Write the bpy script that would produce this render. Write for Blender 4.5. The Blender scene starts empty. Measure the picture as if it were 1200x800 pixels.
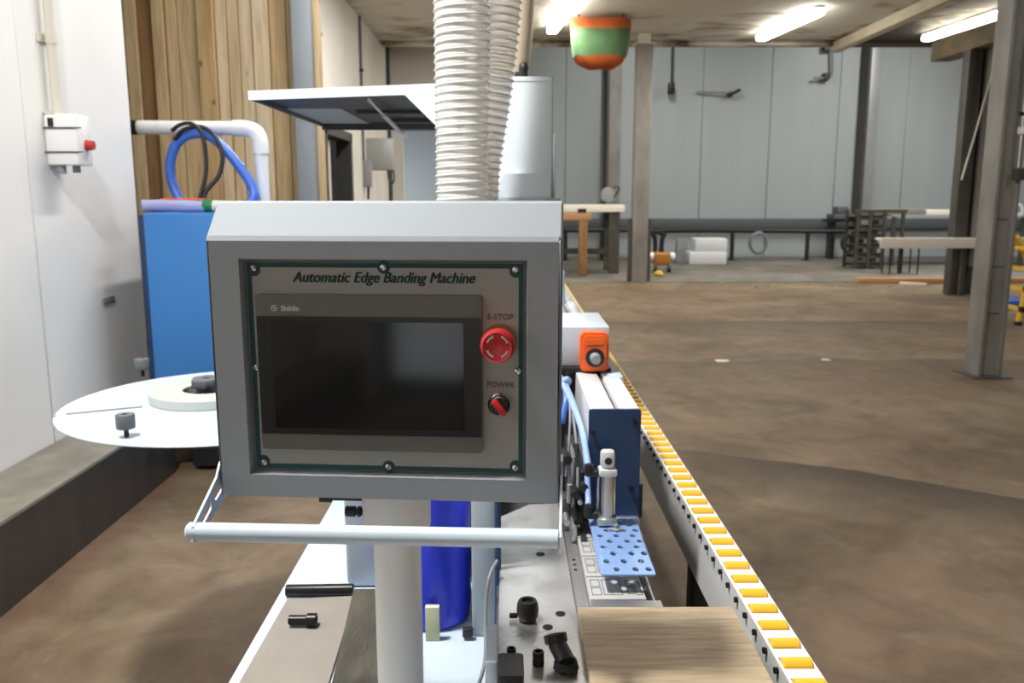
import bpy, bmesh, math, random
from mathutils import Vector, Matrix
random.seed(7)
PI = math.pi
R = math.radians
col = bpy.context.scene.collection

# ------------------------------------------------------------------ materials
def S(r, g, b):
    def f(u):
        u /= 255.0
        return u / 12.92 if u <= 0.04045 else ((u + 0.055) / 1.055) ** 2.4
    return (f(r), f(g), f(b), 1.0)

def mat(name, color, rough=0.5, metal=0.0, var=0.0, scale=6.0, bump=0.0, bscale=80.0, stretch=(1, 1, 1), dark=None, coat=0.0, spec=0.5):
    m = bpy.data.materials.new(name); m.use_nodes = True
    nt = m.node_tree; b = nt.nodes['Principled BSDF']
    b.inputs['Base Color'].default_value = color
    b.inputs['Roughness'].default_value = rough
    b.inputs['Metallic'].default_value = metal
    b.inputs['Coat Weight'].default_value = coat
    b.inputs['Specular IOR Level'].default_value = spec
    if var or bump:
        tc = nt.nodes.new('ShaderNodeTexCoord'); mp = nt.nodes.new('ShaderNodeMapping')
        mp.inputs['Scale'].default_value = stretch
        nt.links.new(tc.outputs['Object'], mp.inputs['Vector'])
    if var:
        n = nt.nodes.new('ShaderNodeTexNoise'); n.inputs['Scale'].default_value = scale; n.inputs['Detail'].default_value = 6
        nt.links.new(mp.outputs['Vector'], n.inputs['Vector'])
        rp = nt.nodes.new('ShaderNodeValToRGB')
        d = dark or tuple(c * (1 - var) for c in color[:3]) + (1,)
        rp.color_ramp.elements[0].position = 0.35; rp.color_ramp.elements[1].position = 0.65
        rp.color_ramp.elements[0].color = d; rp.color_ramp.elements[1].color = color
        nt.links.new(n.outputs['Fac'], rp.inputs['Fac']); nt.links.new(rp.outputs['Color'], b.inputs['Base Color'])
    if bump:
        n2 = nt.nodes.new('ShaderNodeTexNoise'); n2.inputs['Scale'].default_value = bscale; n2.inputs['Detail'].default_value = 4
        nt.links.new(mp.outputs['Vector'], n2.inputs['Vector'])
        bp = nt.nodes.new('ShaderNodeBump'); bp.inputs['Strength'].default_value = bump; bp.inputs['Distance'].default_value = 0.01
        nt.links.new(n2.outputs['Fac'], bp.inputs['Height']); nt.links.new(bp.outputs['Normal'], b.inputs['Normal'])
    return m

def emit(name, color, strength):
    m = bpy.data.materials.new(name); m.use_nodes = True
    b = m.node_tree.nodes['Principled BSDF']
    b.inputs['Base Color'].default_value = color
    b.inputs['Emission Color'].default_value = color; b.inputs['Emission Strength'].default_value = strength
    return m

M = {}
M['white'] = mat('machine white paint', (0.50, 0.58, 0.65, 1), 0.38, var=0.04, scale=3)
M['rail_white'] = mat('rail white paint', (0.72, 0.72, 0.70, 1), 0.4)
M['post_paint'] = mat('pale grey post paint', (0.78, 0.765, 0.75, 1), 0.4)
M['white_lit'] = mat('lit machine white', (0.76, 0.83, 0.89, 1), 0.35)  # same paint as the machine, lightened to stand for strong light
M['grey_paint'] = mat('warm grey panel paint', (0.30, 0.325, 0.35, 1), 0.68, bump=0.03, bscale=400, spec=0.18)
M['plate'] = mat('brushed face plate', (0.33, 0.32, 0.295, 1), 0.42, metal=0.25)
M['teal'] = mat('dark teal print', (0.004, 0.055, 0.058, 1), 0.5)
M['bezel'] = mat('grey brown bezel', (0.125, 0.122, 0.105, 1), 0.5)
M['screen'] = mat('screen glass', (0.012, 0.012, 0.013, 1), 0.08, spec=0.5)
M['screen_rim'] = mat('screen black rim', (0.009, 0.009, 0.009, 1), 0.3)
M['print_white'] = mat('pale print', (0.55, 0.55, 0.52, 1), 0.5)
M['print_dark'] = mat('grey print', (0.10, 0.09, 0.085, 1), 0.5)
M['red'] = mat('red plastic', (0.48, 0.012, 0.02, 1), 0.32, coat=0.3)
M['chrome'] = mat('polished steel', (0.62, 0.62, 0.63, 1), 0.22, metal=1)
M['steel'] = mat('brushed aluminium', (0.66, 0.66, 0.66, 1), 0.36, metal=0.9, var=0.08, scale=20)
M['alu_white'] = mat('pale anodised aluminium', (0.72, 0.73, 0.73, 1), 0.4, metal=0.3)
M['black'] = mat('black plastic', (0.012, 0.012, 0.013, 1), 0.45)
M['black_metal'] = mat('blackened steel', (0.02, 0.019, 0.019, 1), 0.35, metal=0.6)
M['dark_grey'] = mat('dark grey steel', (0.06, 0.062, 0.065, 1), 0.5, metal=0.3)
M['charcoal'] = mat('charcoal lining', (0.03, 0.031, 0.033, 1), 0.5)
M['pin_grey'] = mat('slate plastic', (0.105, 0.115, 0.13, 1), 0.5)
M['mid_grey'] = mat('mid grey plastic', (0.25, 0.26, 0.28, 1), 0.5)
M['navy'] = mat('navy blue paint', (0.011, 0.042, 0.12, 1), 0.42)
M['hose_blue'] = mat('bright blue air tube', (0.06, 0.17, 0.62, 1), 0.3)
M['hose_pale'] = mat('pale blue air tube', (0.32, 0.45, 0.78, 1), 0.25)
M['jug'] = mat('blue translucent plastic', (0.035, 0.06, 0.80, 1), 0.28)
M['jug'].node_tree.nodes['Principled BSDF'].inputs['Subsurface Weight'].default_value = 0.0
M['cabinet_blue'] = mat('sky blue paint', (0.045, 0.22, 0.60, 1), 0.38, var=0.06, scale=2)
M['orange'] = mat('orange plastic', (0.85, 0.13, 0.012, 1), 0.35)
M['tool_orange'] = mat('faded tool orange', (0.42, 0.17, 0.03, 1), 0.5)
M['yellow'] = mat('yellow roller plastic', (0.80, 0.47, 0.035, 1), 0.4)
M['yellow_paint'] = mat('yellow paint', (0.75, 0.45, 0.03, 1), 0.45)
M['perf'] = mat('light blue coated plate', (0.25, 0.40, 0.72, 1), 0.35, metal=0.25)
M['pad'] = mat('grey rubber pad', (0.42, 0.42, 0.41, 1), 0.6)
M['pad_rim'] = mat('pad groove', (0.15, 0.15, 0.15, 1), 0.6)
M['conduit'] = mat('cream plastic pipe', (0.68, 0.65, 0.56, 1), 0.4)
M['white_plastic'] = mat('white plastic', (0.85, 0.86, 0.86, 1), 0.35)
M['beige'] = mat('beige fibre board', (0.26, 0.235, 0.20, 1), 0.7, var=0.08, scale=15)
M['tape'] = mat('off white edge tape', (0.46, 0.485, 0.46, 1), 0.45)
M['concrete'] = mat('kerb concrete', (0.27, 0.25, 0.20, 1), 0.75, var=0.35, scale=5, bump=0.2, bscale=30)
M['kerb_face'] = mat('dark kerb coating', (0.062, 0.058, 0.054, 1), 0.4, var=0.3, scale=2.5, stretch=(1, 3, 0.5))
M['wall'] = mat('pale wall sheet', (0.90, 0.90, 0.885, 1), 0.45, var=0.07, scale=1.3, bump=0.02, bscale=3)
M['wall_grey'] = mat('grey white cold room panel', (0.41, 0.455, 0.47, 1), 0.45, var=0.05, scale=0.8, stretch=(3, 1, 0.4))
M['wall_far'] = mat('dull white wall sheet', (0.74, 0.715, 0.67, 1), 0.5, var=0.1, scale=1.2)
M['grey_steel'] = mat('blue grey steel', (0.30, 0.34, 0.38, 1), 0.5, var=0.1, scale=3)
M['column'] = mat('weathered grey column', (0.315, 0.308, 0.282, 1), 0.6, var=0.3, scale=2.5, stretch=(2, 2, 0.7), metal=0.1)
M['column_dark'] = mat('dark column', (0.085, 0.08, 0.07, 1), 0.6, var=0.3, scale=3)
M['column_pale'] = mat('galvanised column', (0.40, 0.42, 0.42, 1), 0.45, var=0.15, scale=2, metal=0.3)
M['beam'] = mat('brown stained beam', (0.22, 0.17, 0.11, 1), 0.7, var=0.55, scale=2.2)
M['beam_cream'] = mat('cream beam', (0.62, 0.55, 0.42, 1), 0.6, var=0.2, scale=2)
M['rail_grey'] = mat('slate grey rail', (0.10, 0.115, 0.125, 1), 0.5)
M['pipe_dark'] = mat('dark steel pipe', (0.03, 0.03, 0.032, 1), 0.45, metal=0.4)
M['lumber'] = mat('orange pine', (0.50, 0.27, 0.13, 1), 0.6, var=0.2, scale=3, stretch=(0.3, 5, 5))
M['timber'] = mat('brown timber', (0.30, 0.16, 0.06, 1), 0.6, var=0.3, scale=4, stretch=(5, 5, 0.5))
M['bench_white'] = mat('off white board', (0.82, 0.77, 0.69, 1), 0.5)
M['foam_white'] = mat('white foam', (0.72, 0.75, 0.78, 1), 0.6)
M['rack_dark'] = mat('dark grimy wood', (0.075, 0.07, 0.055, 1), 0.7, var=0.4, scale=6)
M['green_cloth'] = mat('green canvas', (0.055, 0.125, 0.05, 1), 0.8, var=0.2, scale=5)
M['orange_cloth'] = mat('orange canvas', (0.42, 0.085, 0.012, 1), 0.8, var=0.2, scale=5)
M['old_wood'] = mat('dark weathered board', (0.085, 0.075, 0.05, 1), 0.7, var=0.5, scale=9, stretch=(3, 0.8, 3), bump=0.3, bscale=60)
M['pale_block'] = mat('pale green yellow foam', (0.52, 0.55, 0.36, 1), 0.6)
M['cable_grey'] = mat('grey cable', (0.20, 0.21, 0.225, 1), 0.45)
M['wrap'] = mat('lavender plastic wrap', (0.36, 0.38, 0.62, 1), 0.25)
M['green_tape'] = mat('green tape', (0.01, 0.19, 0.07, 1), 0.4)
M['tube_light'] = emit('fluorescent tube glow', (1.0, 0.96, 0.84, 1), 22.0)

# duct hose: see-through ribbed plastic
def clear_plastic(name, color, alpha, rough):
    m = mat(name, color, rough)
    m.node_tree.nodes['Principled BSDF'].inputs['Alpha'].default_value = alpha
    return m
M['duct'] = clear_plastic('clear duct plastic', (0.86, 0.85, 0.82, 1), 0.58, 0.22)
M['duct_rib'] = mat('duct spiral', (0.80, 0.77, 0.72, 1), 0.25)
M['duct_cream'] = mat('cream duct plastic', (0.74, 0.62, 0.48, 1), 0.4)

# wood veneer board
def wood():
    m = bpy.data.materials.new('grey oak veneer'); m.use_nodes = True
    nt = m.node_tree; b = nt.nodes['Principled BSDF']; b.inputs['Roughness'].default_value = 0.55
    tc = nt.nodes.new('ShaderNodeTexCoord'); mp = nt.nodes.new('ShaderNodeMapping'); mp.inputs['Scale'].default_value = (1.2, 14, 14)
    mp.inputs['Rotation'].default_value = (0, 0, R(6))
    nt.links.new(tc.outputs['Object'], mp.inputs['Vector'])
    n = nt.nodes.new('ShaderNodeTexNoise'); n.inputs['Scale'].default_value = 9; n.inputs['Detail'].default_value = 8; n.inputs['Distortion'].default_value = 0.6
    nt.links.new(mp.outputs['Vector'], n.inputs['Vector'])
    rp = nt.nodes.new('ShaderNodeValToRGB')
    rp.color_ramp.elements[0].position = 0.3; rp.color_ramp.elements[0].color = (0.36, 0.27, 0.165, 1)
    rp.color_ramp.elements[1].position = 0.7; rp.color_ramp.elements[1].color = (0.60, 0.47, 0.31, 1)
    nt.links.new(n.outputs['Fac'], rp.inputs['Fac']); nt.links.new(rp.outputs['Color'], b.inputs['Base Color'])
    return m
M['veneer'] = wood()

# plank wall: each plank its own tint
def planks():
    m = bpy.data.materials.new('rough pine planks'); m.use_nodes = True
    nt = m.node_tree; b = nt.nodes['Principled BSDF']; b.inputs['Roughness'].default_value = 0.7
    g = nt.nodes.new('ShaderNodeNewGeometry')
    rp = nt.nodes.new('ShaderNodeValToRGB')
    cs = [(0.0, (0.34, 0.20, 0.085, 1)), (0.3, (0.54, 0.38, 0.19, 1)), (0.6, (0.64, 0.49, 0.29, 1)), (1.0, (0.72, 0.60, 0.42, 1))]
    e = rp.color_ramp.elements
    e[0].position, e[0].color = cs[0]; e[1].position, e[1].color = cs[3]
    for p, c in cs[1:3]:
        x = e.new(p); x.color = c
    nt.links.new(g.outputs['Random Per Island'], rp.inputs['Fac'])
    tc = nt.nodes.new('ShaderNodeTexCoord'); mp = nt.nodes.new('ShaderNodeMapping'); mp.inputs['Scale'].default_value = (9, 9, 0.7)
    nt.links.new(tc.outputs['Object'], mp.inputs['Vector'])
    n = nt.nodes.new('ShaderNodeTexNoise'); n.inputs['Scale'].default_value = 2.5; n.inputs['Detail'].default_value = 8; n.inputs['Distortion'].default_value = 1.0
    nt.links.new(mp.outputs['Vector'], n.inputs['Vector'])
    r2 = nt.nodes.new('ShaderNodeValToRGB'); r2.color_ramp.elements[0].position = 0.3; r2.color_ramp.elements[0].color = (0.72, 0.67, 0.6, 1)
    r2.color_ramp.elements[1].position = 0.6; r2.color_ramp.elements[1].color = (1, 1, 1, 1)
    nt.links.new(n.outputs['Fac'], r2.inputs['Fac'])
    n3 = nt.nodes.new('ShaderNodeTexVoronoi'); n3.inputs['Scale'].default_value = 2.6
    mp3 = nt.nodes.new('ShaderNodeMapping'); mp3.inputs['Scale'].default_value = (1.6, 1, 1)
    nt.links.new(tc.outputs['Object'], mp3.inputs['Vector']); nt.links.new(mp3.outputs['Vector'], n3.inputs['Vector'])
    r3 = nt.nodes.new('ShaderNodeValToRGB'); r3.color_ramp.elements[0].position = 0.04; r3.color_ramp.elements[0].color = (0.25, 0.2, 0.16, 1)
    r3.color_ramp.elements[1].position = 0.09; r3.color_ramp.elements[1].color = (1, 1, 1, 1)
    nt.links.new(n3.outputs['Distance'], r3.inputs['Fac'])
    mx = nt.nodes.new('ShaderNodeMix'); mx.data_type = 'RGBA'; mx.blend_type = 'MULTIPLY'; mx.inputs[0].default_value = 1
    nt.links.new(rp.outputs['Color'], mx.inputs[6]); nt.links.new(r2.outputs['Color'], mx.inputs[7])
    mx2 = nt.nodes.new('ShaderNodeMix'); mx2.data_type = 'RGBA'; mx2.blend_type = 'MULTIPLY'; mx2.inputs[0].default_value = 0.8
    nt.links.new(mx.outputs[2], mx2.inputs[6]); nt.links.new(r3.outputs['Color'], mx2.inputs[7])
    nt.links.new(mx2.outputs[2], b.inputs['Base Color'])
    return m
M['planks'] = planks()

# stained concrete floor
def floor_mat(name, c_dark, c_mid, c_light, line=True):
    m = bpy.data.materials.new(name); m.use_nodes = True
    nt = m.node_tree; b = nt.nodes['Principled BSDF']; L = nt.links.new
    N = nt.nodes.new
    tc = N('ShaderNodeTexCoord')
    n = N('ShaderNodeTexNoise'); n.inputs['Scale'].default_value = 0.75; n.inputs['Detail'].default_value = 9; n.inputs['Roughness'].default_value = 0.62; n.inputs['Distortion'].default_value = 0.5
    L(tc.outputs['Object'], n.inputs['Vector'])
    rp = N('ShaderNodeValToRGB'); e = rp.color_ramp.elements
    e[0].position, e[0].color = 0.32, c_dark; e[1].position, e[1].color = 0.70, c_light
    x = e.new(0.5); x.color = c_mid
    L(n.outputs['Fac'], rp.inputs['Fac'])
    # rusty reddish bloom
    n2 = N('ShaderNodeTexNoise'); n2.inputs['Scale'].default_value = 0.42; n2.inputs['Detail'].default_value = 5
    mp = N('ShaderNodeMapping'); mp.inputs['Location'].default_value = (3.1, 7.7, 0)
    L(tc.outputs['Object'], mp.inputs['Vector']); L(mp.outputs['Vector'], n2.inputs['Vector'])
    r2 = N('ShaderNodeValToRGB'); r2.color_ramp.elements[0].position = 0.5; r2.color_ramp.elements[1].position = 0.68
    r2.color_ramp.elements[1].color = (0.5, 0.5, 0.5, 1)
    L(n2.outputs['Fac'], r2.inputs['Fac'])
    mx = N('ShaderNodeMix'); mx.data_type = 'RGBA'; mx.inputs[7].default_value = (0.16, 0.10, 0.07, 1)
    L(r2.outputs['Color'], mx.inputs[0]); L(rp.outputs['Color'], mx.inputs[6])
    out = mx.outputs[2]
    # small pale specks and scuffs
    n4 = N('ShaderNodeTexNoise'); n4.inputs['Scale'].default_value = 3.5; n4.inputs['Detail'].default_value = 10; n4.inputs['Roughness'].default_value = 0.7
    L(tc.outputs['Object'], n4.inputs['Vector'])
    r4 = N('ShaderNodeValToRGB'); r4.color_ramp.elements[0].position = 0.55; r4.color_ramp.elements[1].position = 0.78; r4.color_ramp.elements[1].color = (0.7, 0.7, 0.7, 1)
    L(n4.outputs['Fac'], r4.inputs['Fac'])
    m4 = N('ShaderNodeMix'); m4.data_type = 'RGBA'; m4.inputs[7].default_value = (0.22, 0.19, 0.15, 1)
    L(r4.outputs['Color'], m4.inputs[0]); L(out, m4.inputs[6]); out = m4.outputs[2]
    n7 = N('ShaderNodeTexNoise'); n7.inputs['Scale'].default_value = 2.2; n7.inputs['Detail'].default_value = 8; n7.inputs['Roughness'].default_value = 0.65; n7.inputs['Distortion'].default_value = 1.2
    L(tc.outputs['Object'], n7.inputs['Vector'])
    r7 = N('ShaderNodeValToRGB'); r7.color_ramp.elements[0].position = 0.33; r7.color_ramp.elements[0].color = (0.78, 0.76, 0.73, 1); r7.color_ramp.elements[1].position = 0.6; r7.color_ramp.elements[1].color = (1.2, 1.2, 1.2, 1)
    L(n7.outputs['Fac'], r7.inputs['Fac'])
    m7 = N('ShaderNodeMix'); m7.data_type = 'RGBA'; m7.blend_type = 'MULTIPLY'; m7.inputs[0].default_value = 1
    L(out, m7.inputs[6]); L(r7.outputs['Color'], m7.inputs[7]); out = m7.outputs[2]
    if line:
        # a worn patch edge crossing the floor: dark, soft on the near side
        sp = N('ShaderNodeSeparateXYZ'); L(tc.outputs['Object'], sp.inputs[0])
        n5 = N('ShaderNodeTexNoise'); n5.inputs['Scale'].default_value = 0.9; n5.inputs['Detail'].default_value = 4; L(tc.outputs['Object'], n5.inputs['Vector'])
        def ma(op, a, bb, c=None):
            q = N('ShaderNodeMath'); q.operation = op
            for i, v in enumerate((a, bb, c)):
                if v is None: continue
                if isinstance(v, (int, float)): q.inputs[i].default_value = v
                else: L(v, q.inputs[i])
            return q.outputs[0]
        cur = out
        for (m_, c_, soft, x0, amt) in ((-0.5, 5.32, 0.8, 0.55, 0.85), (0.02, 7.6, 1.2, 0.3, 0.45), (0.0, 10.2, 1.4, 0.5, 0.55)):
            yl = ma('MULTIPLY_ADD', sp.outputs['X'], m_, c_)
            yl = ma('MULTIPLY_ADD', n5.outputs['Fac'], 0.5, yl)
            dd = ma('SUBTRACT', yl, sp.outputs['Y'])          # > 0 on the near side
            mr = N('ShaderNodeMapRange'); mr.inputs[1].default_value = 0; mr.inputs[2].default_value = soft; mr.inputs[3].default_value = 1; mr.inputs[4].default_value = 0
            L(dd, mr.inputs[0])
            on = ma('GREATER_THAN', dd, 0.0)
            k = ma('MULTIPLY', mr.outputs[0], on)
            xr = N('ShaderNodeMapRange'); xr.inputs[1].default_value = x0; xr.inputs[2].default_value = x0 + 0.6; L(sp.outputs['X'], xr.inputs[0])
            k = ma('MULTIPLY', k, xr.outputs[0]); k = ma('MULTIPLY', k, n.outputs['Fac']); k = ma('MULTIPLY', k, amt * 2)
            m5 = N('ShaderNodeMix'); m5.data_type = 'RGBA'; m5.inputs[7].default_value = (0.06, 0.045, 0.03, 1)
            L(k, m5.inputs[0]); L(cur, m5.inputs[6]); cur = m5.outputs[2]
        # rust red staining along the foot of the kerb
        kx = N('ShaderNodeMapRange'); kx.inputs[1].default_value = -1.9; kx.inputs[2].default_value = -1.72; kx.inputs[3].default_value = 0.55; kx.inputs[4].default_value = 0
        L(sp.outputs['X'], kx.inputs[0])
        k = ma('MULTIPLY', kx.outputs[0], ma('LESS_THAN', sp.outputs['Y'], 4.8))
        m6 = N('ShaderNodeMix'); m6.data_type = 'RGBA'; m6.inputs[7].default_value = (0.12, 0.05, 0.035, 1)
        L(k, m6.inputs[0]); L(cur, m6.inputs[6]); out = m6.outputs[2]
    L(out, b.inputs['Base Color'])
    r3 = N('ShaderNodeValToRGB'); r3.color_ramp.elements[0].color = (0.5, 0.5, 0.5, 1); r3.color_ramp.elements[1].color = (0.8, 0.8, 0.8, 1); b.inputs['Specular IOR Level'].default_value = 0.3
    L(n.outputs['Fac'], r3.inputs['Fac']); L(r3.outputs['Color'], b.inputs['Roughness'])
    bp = N('ShaderNodeBump'); bp.inputs['Strength'].default_value = 0.12; bp.inputs['Distance'].default_value = 0.02
    L(n4.outputs['Fac'], bp.inputs['Height']); L(bp.outputs['Normal'], b.inputs['Normal'])
    return m
M['floor'] = floor_mat('brown stained concrete', (0.098, 0.068, 0.038, 1), (0.158, 0.114, 0.070, 1), (0.215, 0.165, 0.110, 1))
M['floor_grey'] = floor_mat('grey green concrete', (0.105, 0.10, 0.085, 1), (0.15, 0.145, 0.125, 1), (0.20, 0.195, 0.17, 1), line=False)

def ceiling_mat():
    m = bpy.data.materials.new('mould stained ceiling'); m.use_nodes = True
    nt = m.node_tree; b = nt.nodes['Principled BSDF']; b.inputs['Roughness'].default_value = 0.7; L = nt.links.new; N = nt.nodes.new
    tc = N('ShaderNodeTexCoord'); sp = N('ShaderNodeSeparateXYZ'); L(tc.outputs['Object'], sp.inputs[0])
    mp = N('ShaderNodeMapping'); mp.inputs['Scale'].default_value = (0.8, 1.3, 1); L(tc.outputs['Object'], mp.inputs['Vector'])
    n = N('ShaderNodeTexNoise'); n.inputs['Scale'].default_value = 0.9; n.inputs['Detail'].default_value = 10; n.inputs['Roughness'].default_value = 0.66; n.inputs['Distortion'].default_value = 0.6
    L(mp.outputs['Vector'], n.inputs['Vector'])
    # more mould towards the far edge; darker across the right bay
    ey = N('ShaderNodeMapRange'); ey.inputs[1].default_value = 14.2; ey.inputs[2].default_value = 16.0; ey.inputs[3].default_value = 0; ey.inputs[4].default_value = 0.13; L(sp.outputs['Y'], ey.inputs[0])
    ex = N('ShaderNodeMapRange'); ex.inputs[1].default_value = 5.8; ex.inputs[2].default_value = 6.6; ex.inputs[3].default_value = 0; ex.inputs[4].default_value = 0.24; L(sp.outputs['X'], ex.inputs[0])
    a = N('ShaderNodeMath'); a.operation = 'SUBTRACT'; L(n.outputs['Fac'], a.inputs[0]); L(ey.outputs[0], a.inputs[1])
    a2 = N('ShaderNodeMath'); a2.operation = 'SUBTRACT'; L(a.outputs[0], a2.inputs[0]); L(ex.outputs[0], a2.inputs[1])
    rp = N('ShaderNodeValToRGB'); e = rp.color_ramp.elements
    e[0].position, e[0].color = 0.27, (0.055, 0.042, 0.028, 1); e[1].position, e[1].color = 0.46, (0.66, 0.64, 0.59, 1)
    x = e.new(0.35); x.color = (0.32, 0.27, 0.20, 1)
    L(a2.outputs[0], rp.inputs['Fac']); L(rp.outputs['Color'], b.inputs['Base Color'])
    return m
M['ceiling'] = ceiling_mat()

def steel_plate_mat():
    m = mat('scratched steel plate', (0.72, 0.71, 0.69, 1), 0.2, metal=0.72)
    nt = m.node_tree; b = nt.nodes['Principled BSDF']; L = nt.links.new; N = nt.nodes.new
    tc = N('ShaderNodeTexCoord'); n = N('ShaderNodeTexNoise'); n.inputs['Scale'].default_value = 9; n.inputs['Detail'].default_value = 8
    L(tc.outputs['Object'], n.inputs['Vector'])
    rp = N('ShaderNodeValToRGB'); rp.color_ramp.elements[0].position = 0.4; rp.color_ramp.elements[0].color = (0.60, 0.58, 0.55, 1)
    rp.color_ramp.elements[1].position = 0.52; rp.color_ramp.elements[1].color = (0.80, 0.79, 0.77, 1)
    L(n.outputs['Fac'], rp.inputs['Fac']); L(rp.outputs['Color'], b.inputs['Base Color'])
    r2 = N('ShaderNodeMapRange'); r2.inputs[3].default_value = 0.34; r2.inputs[4].default_value = 0.16; L(n.outputs['Fac'], r2.inputs[0]); L(r2.outputs[0], b.inputs['Roughness'])
    return m
M['steel_plate'] = steel_plate_mat()

# ------------------------------------------------------------------ mesh helpers
class MB:
    def __init__(self): self.v = []; self.f = []
    def add(self, vs, fs):
        o = len(self.v); self.v += [Vector(p) for p in vs]; self.f += [[i + o for i in f] for f in fs]
        return self
    def bm(self, bm, mtx=None):
        bm.verts.index_update()
        self.add([(mtx @ v.co) if mtx else v.co.copy() for v in bm.verts], [[v.index for v in f.verts] for f in bm.faces]); bm.free(); return self
    def box(self, x0, x1, y0, y1, z0, z1, bev=0.0, seg=2, mtx=None):
        b = bmesh.new(); bmesh.ops.create_cube(b, size=1)
        for v in b.verts:
            v.co = Vector(((x0 + x1) / 2 + v.co.x * (x1 - x0), (y0 + y1) / 2 + v.co.y * (y1 - y0), (z0 + z1) / 2 + v.co.z * (z1 - z0)))
        if bev: bmesh.ops.bevel(b, geom=list(b.edges), offset=bev, segments=seg, affect='EDGES', profile=0.5)
        return self.bm(b, mtx)
    def lathe(self, prof, o=(0, 0, 0), axis=(0, 0, 1), seg=24):
        o = Vector(o); a = Vector(axis).normalized()
        u = a.orthogonal().normalized(); w = a.cross(u)
        vs = []; fs = []
        for r, h in prof:
            for k in range(seg):
                t = 2 * PI * k / seg
                vs.append(o + a * h + (u * math.cos(t) + w * math.sin(t)) * r)
        n = len(prof)
        for i in range(n - 1):
            for k in range(seg):
                k2 = (k + 1) % seg
                fs.append([i * seg + k, i * seg + k2, (i + 1) * seg + k2, (i + 1) * seg + k])
        if prof[0][0] > 1e-6: fs.append(list(range(seg))[::-1])
        if prof[-1][0] > 1e-6: fs.append([(n - 1) * seg + k for k in range(seg)])
        return self.add(vs, fs)
    def cyl(self, p, q, r, r2=None, seg=20, bev=0.0):
        p = Vector(p); q = Vector(q); h = (q - p).length; r2 = r if r2 is None else r2
        pr = [(r, 0), (r2, h)] if not bev else [(r - bev, 0), (r, bev), (r2, h - bev), (r2 - bev, h)]
        return self.lathe(pr, p, q - p, seg)
    def tube(self, pts, r, seg=12, smooth=0, closed=False, rf=None):
        P = [Vector(p) for p in pts]
        if smooth: P = catmull(P, smooth, closed)
        n = len(P); vs = []; fs = []; u = None
        for i in range(n):
            if closed: d = P[(i + 1) % n] - P[i - 1]
            else: d = P[min(i + 1, n - 1)] - P[max(i - 1, 0)]
            d.normalize()
            u = d.orthogonal().normalized() if u is None else (u - d * u.dot(d)).normalized()
            w = d.cross(u); rr = rf(i / (n - 1)) if rf else r
            for k in range(seg):
                t = 2 * PI * k / seg; vs.append(P[i] + (u * math.cos(t) + w * math.sin(t)) * rr)
        m = n if closed else n - 1
        for i in range(m):
            j = (i + 1) % n
            for k in range(seg):
                k2 = (k + 1) % seg; fs.append([i * seg + k, i * seg + k2, j * seg + k2, j * seg + k])
        if not closed: fs.append(list(range(seg))[::-1]); fs.append([(n - 1) * seg + k for k in range(seg)])
        return self.add(vs, fs)
    def prism(self, poly, a, b, mp):
        """poly of 2D points, extruded from a to b; mp(u, v, w) gives the 3D point."""
        n = len(poly)
        vs = [mp(u, v, a) for u, v in poly] + [mp(u, v, b) for u, v in poly]
        fs = [list(range(n))[::-1], [n + i for i in range(n)]] + [[i, (i + 1) % n, n + (i + 1) % n, n + i] for i in range(n)]
        return self.add(vs, fs)
    def build(self, name, m, parent=None, local=False, smooth=True, ang=38, world=False):
        me = bpy.data.meshes.new(name)
        off = Vector((0, 0, 0))
        if not local and not world:
            if parent is not None:
                q = parent
                while q is not None: off += q.location; q = q.parent
            else:
                xs = [p.x for p in self.v]; ys = [p.y for p in self.v]; zs = [p.z for p in self.v]
                off = Vector(((min(xs) + max(xs)) / 2, (min(ys) + max(ys)) / 2, min(zs)))
        me.from_pydata([p - off for p in self.v], [], self.f)
        b = bmesh.new(); b.from_mesh(me); bmesh.ops.recalc_face_normals(b, faces=b.faces); b.to_mesh(me); b.free()
        if smooth:
            me.polygons.foreach_set('use_smooth', [True] * len(me.polygons)); me.set_sharp_from_angle(angle=R(ang))
        me.materials.append(m)
        o = bpy.data.objects.new(name, me); col.objects.link(o)
        if parent is not None: o.parent = parent
        else: o.location = off
        return o

def catmull(P, k, closed=False):
    out = []; n = len(P)
    for i in range(n if closed else n - 1):
        if closed: a, b, c, d = P[i - 1], P[i], P[(i + 1) % n], P[(i + 2) % n]
        else: a, b, c, d = P[max(i - 1, 0)], P[i], P[i + 1], P[min(i + 2, n - 1)]
        for j in range(k):
            t = j / k
            out.append(0.5 * ((2 * b) + (c - a) * t + (2 * a - 5 * b + 4 * c - d) * t * t + (3 * b - a - 3 * c + d) * t ** 3))
    if not closed: out.append(P[-1])
    return out

def rrect(x0, x1, y0, y1, r, n=5):
    pts = []
    for cx, cy, a in ((x1 - r, y1 - r, 0), (x0 + r, y1 - r, 90), (x0 + r, y0 + r, 180), (x1 - r, y0 + r, 270)):
        for i in range(n + 1):
            t = R(a + 90 * i / n); pts.append((cx + r * math.cos(t), cy + r * math.sin(t)))
    return pts

def tag(o, label, cat, group=None, kind=None):
    o['label'] = label; o['category'] = cat
    if group: o['group'] = group
    if kind: o['kind'] = kind
    return o
def thing(name, loc, label, cat, group=None, rz=0, kind=None):
    o = bpy.data.objects.new(name, None); o.empty_display_size = 0.1; col.objects.link(o)
    o.location = loc; o.rotation_euler = (0, 0, rz)
    return tag(o, label, cat, group, kind)
def struct(o):
    o['kind'] = 'structure'; return o
def plabel(o, s):
    o['label'] = s; return o
def copy_tree(o, parent=None):
    c = o.copy(); col.objects.link(c)
    if parent is not None: c.parent = parent
    for ch in list(o.children): copy_tree(ch, c)
    return c
def bx(name, m, parent, *a, bev=0.0, **k):
    return MB().box(*a, bev=bev).build(name, m, parent, **k)

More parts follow.
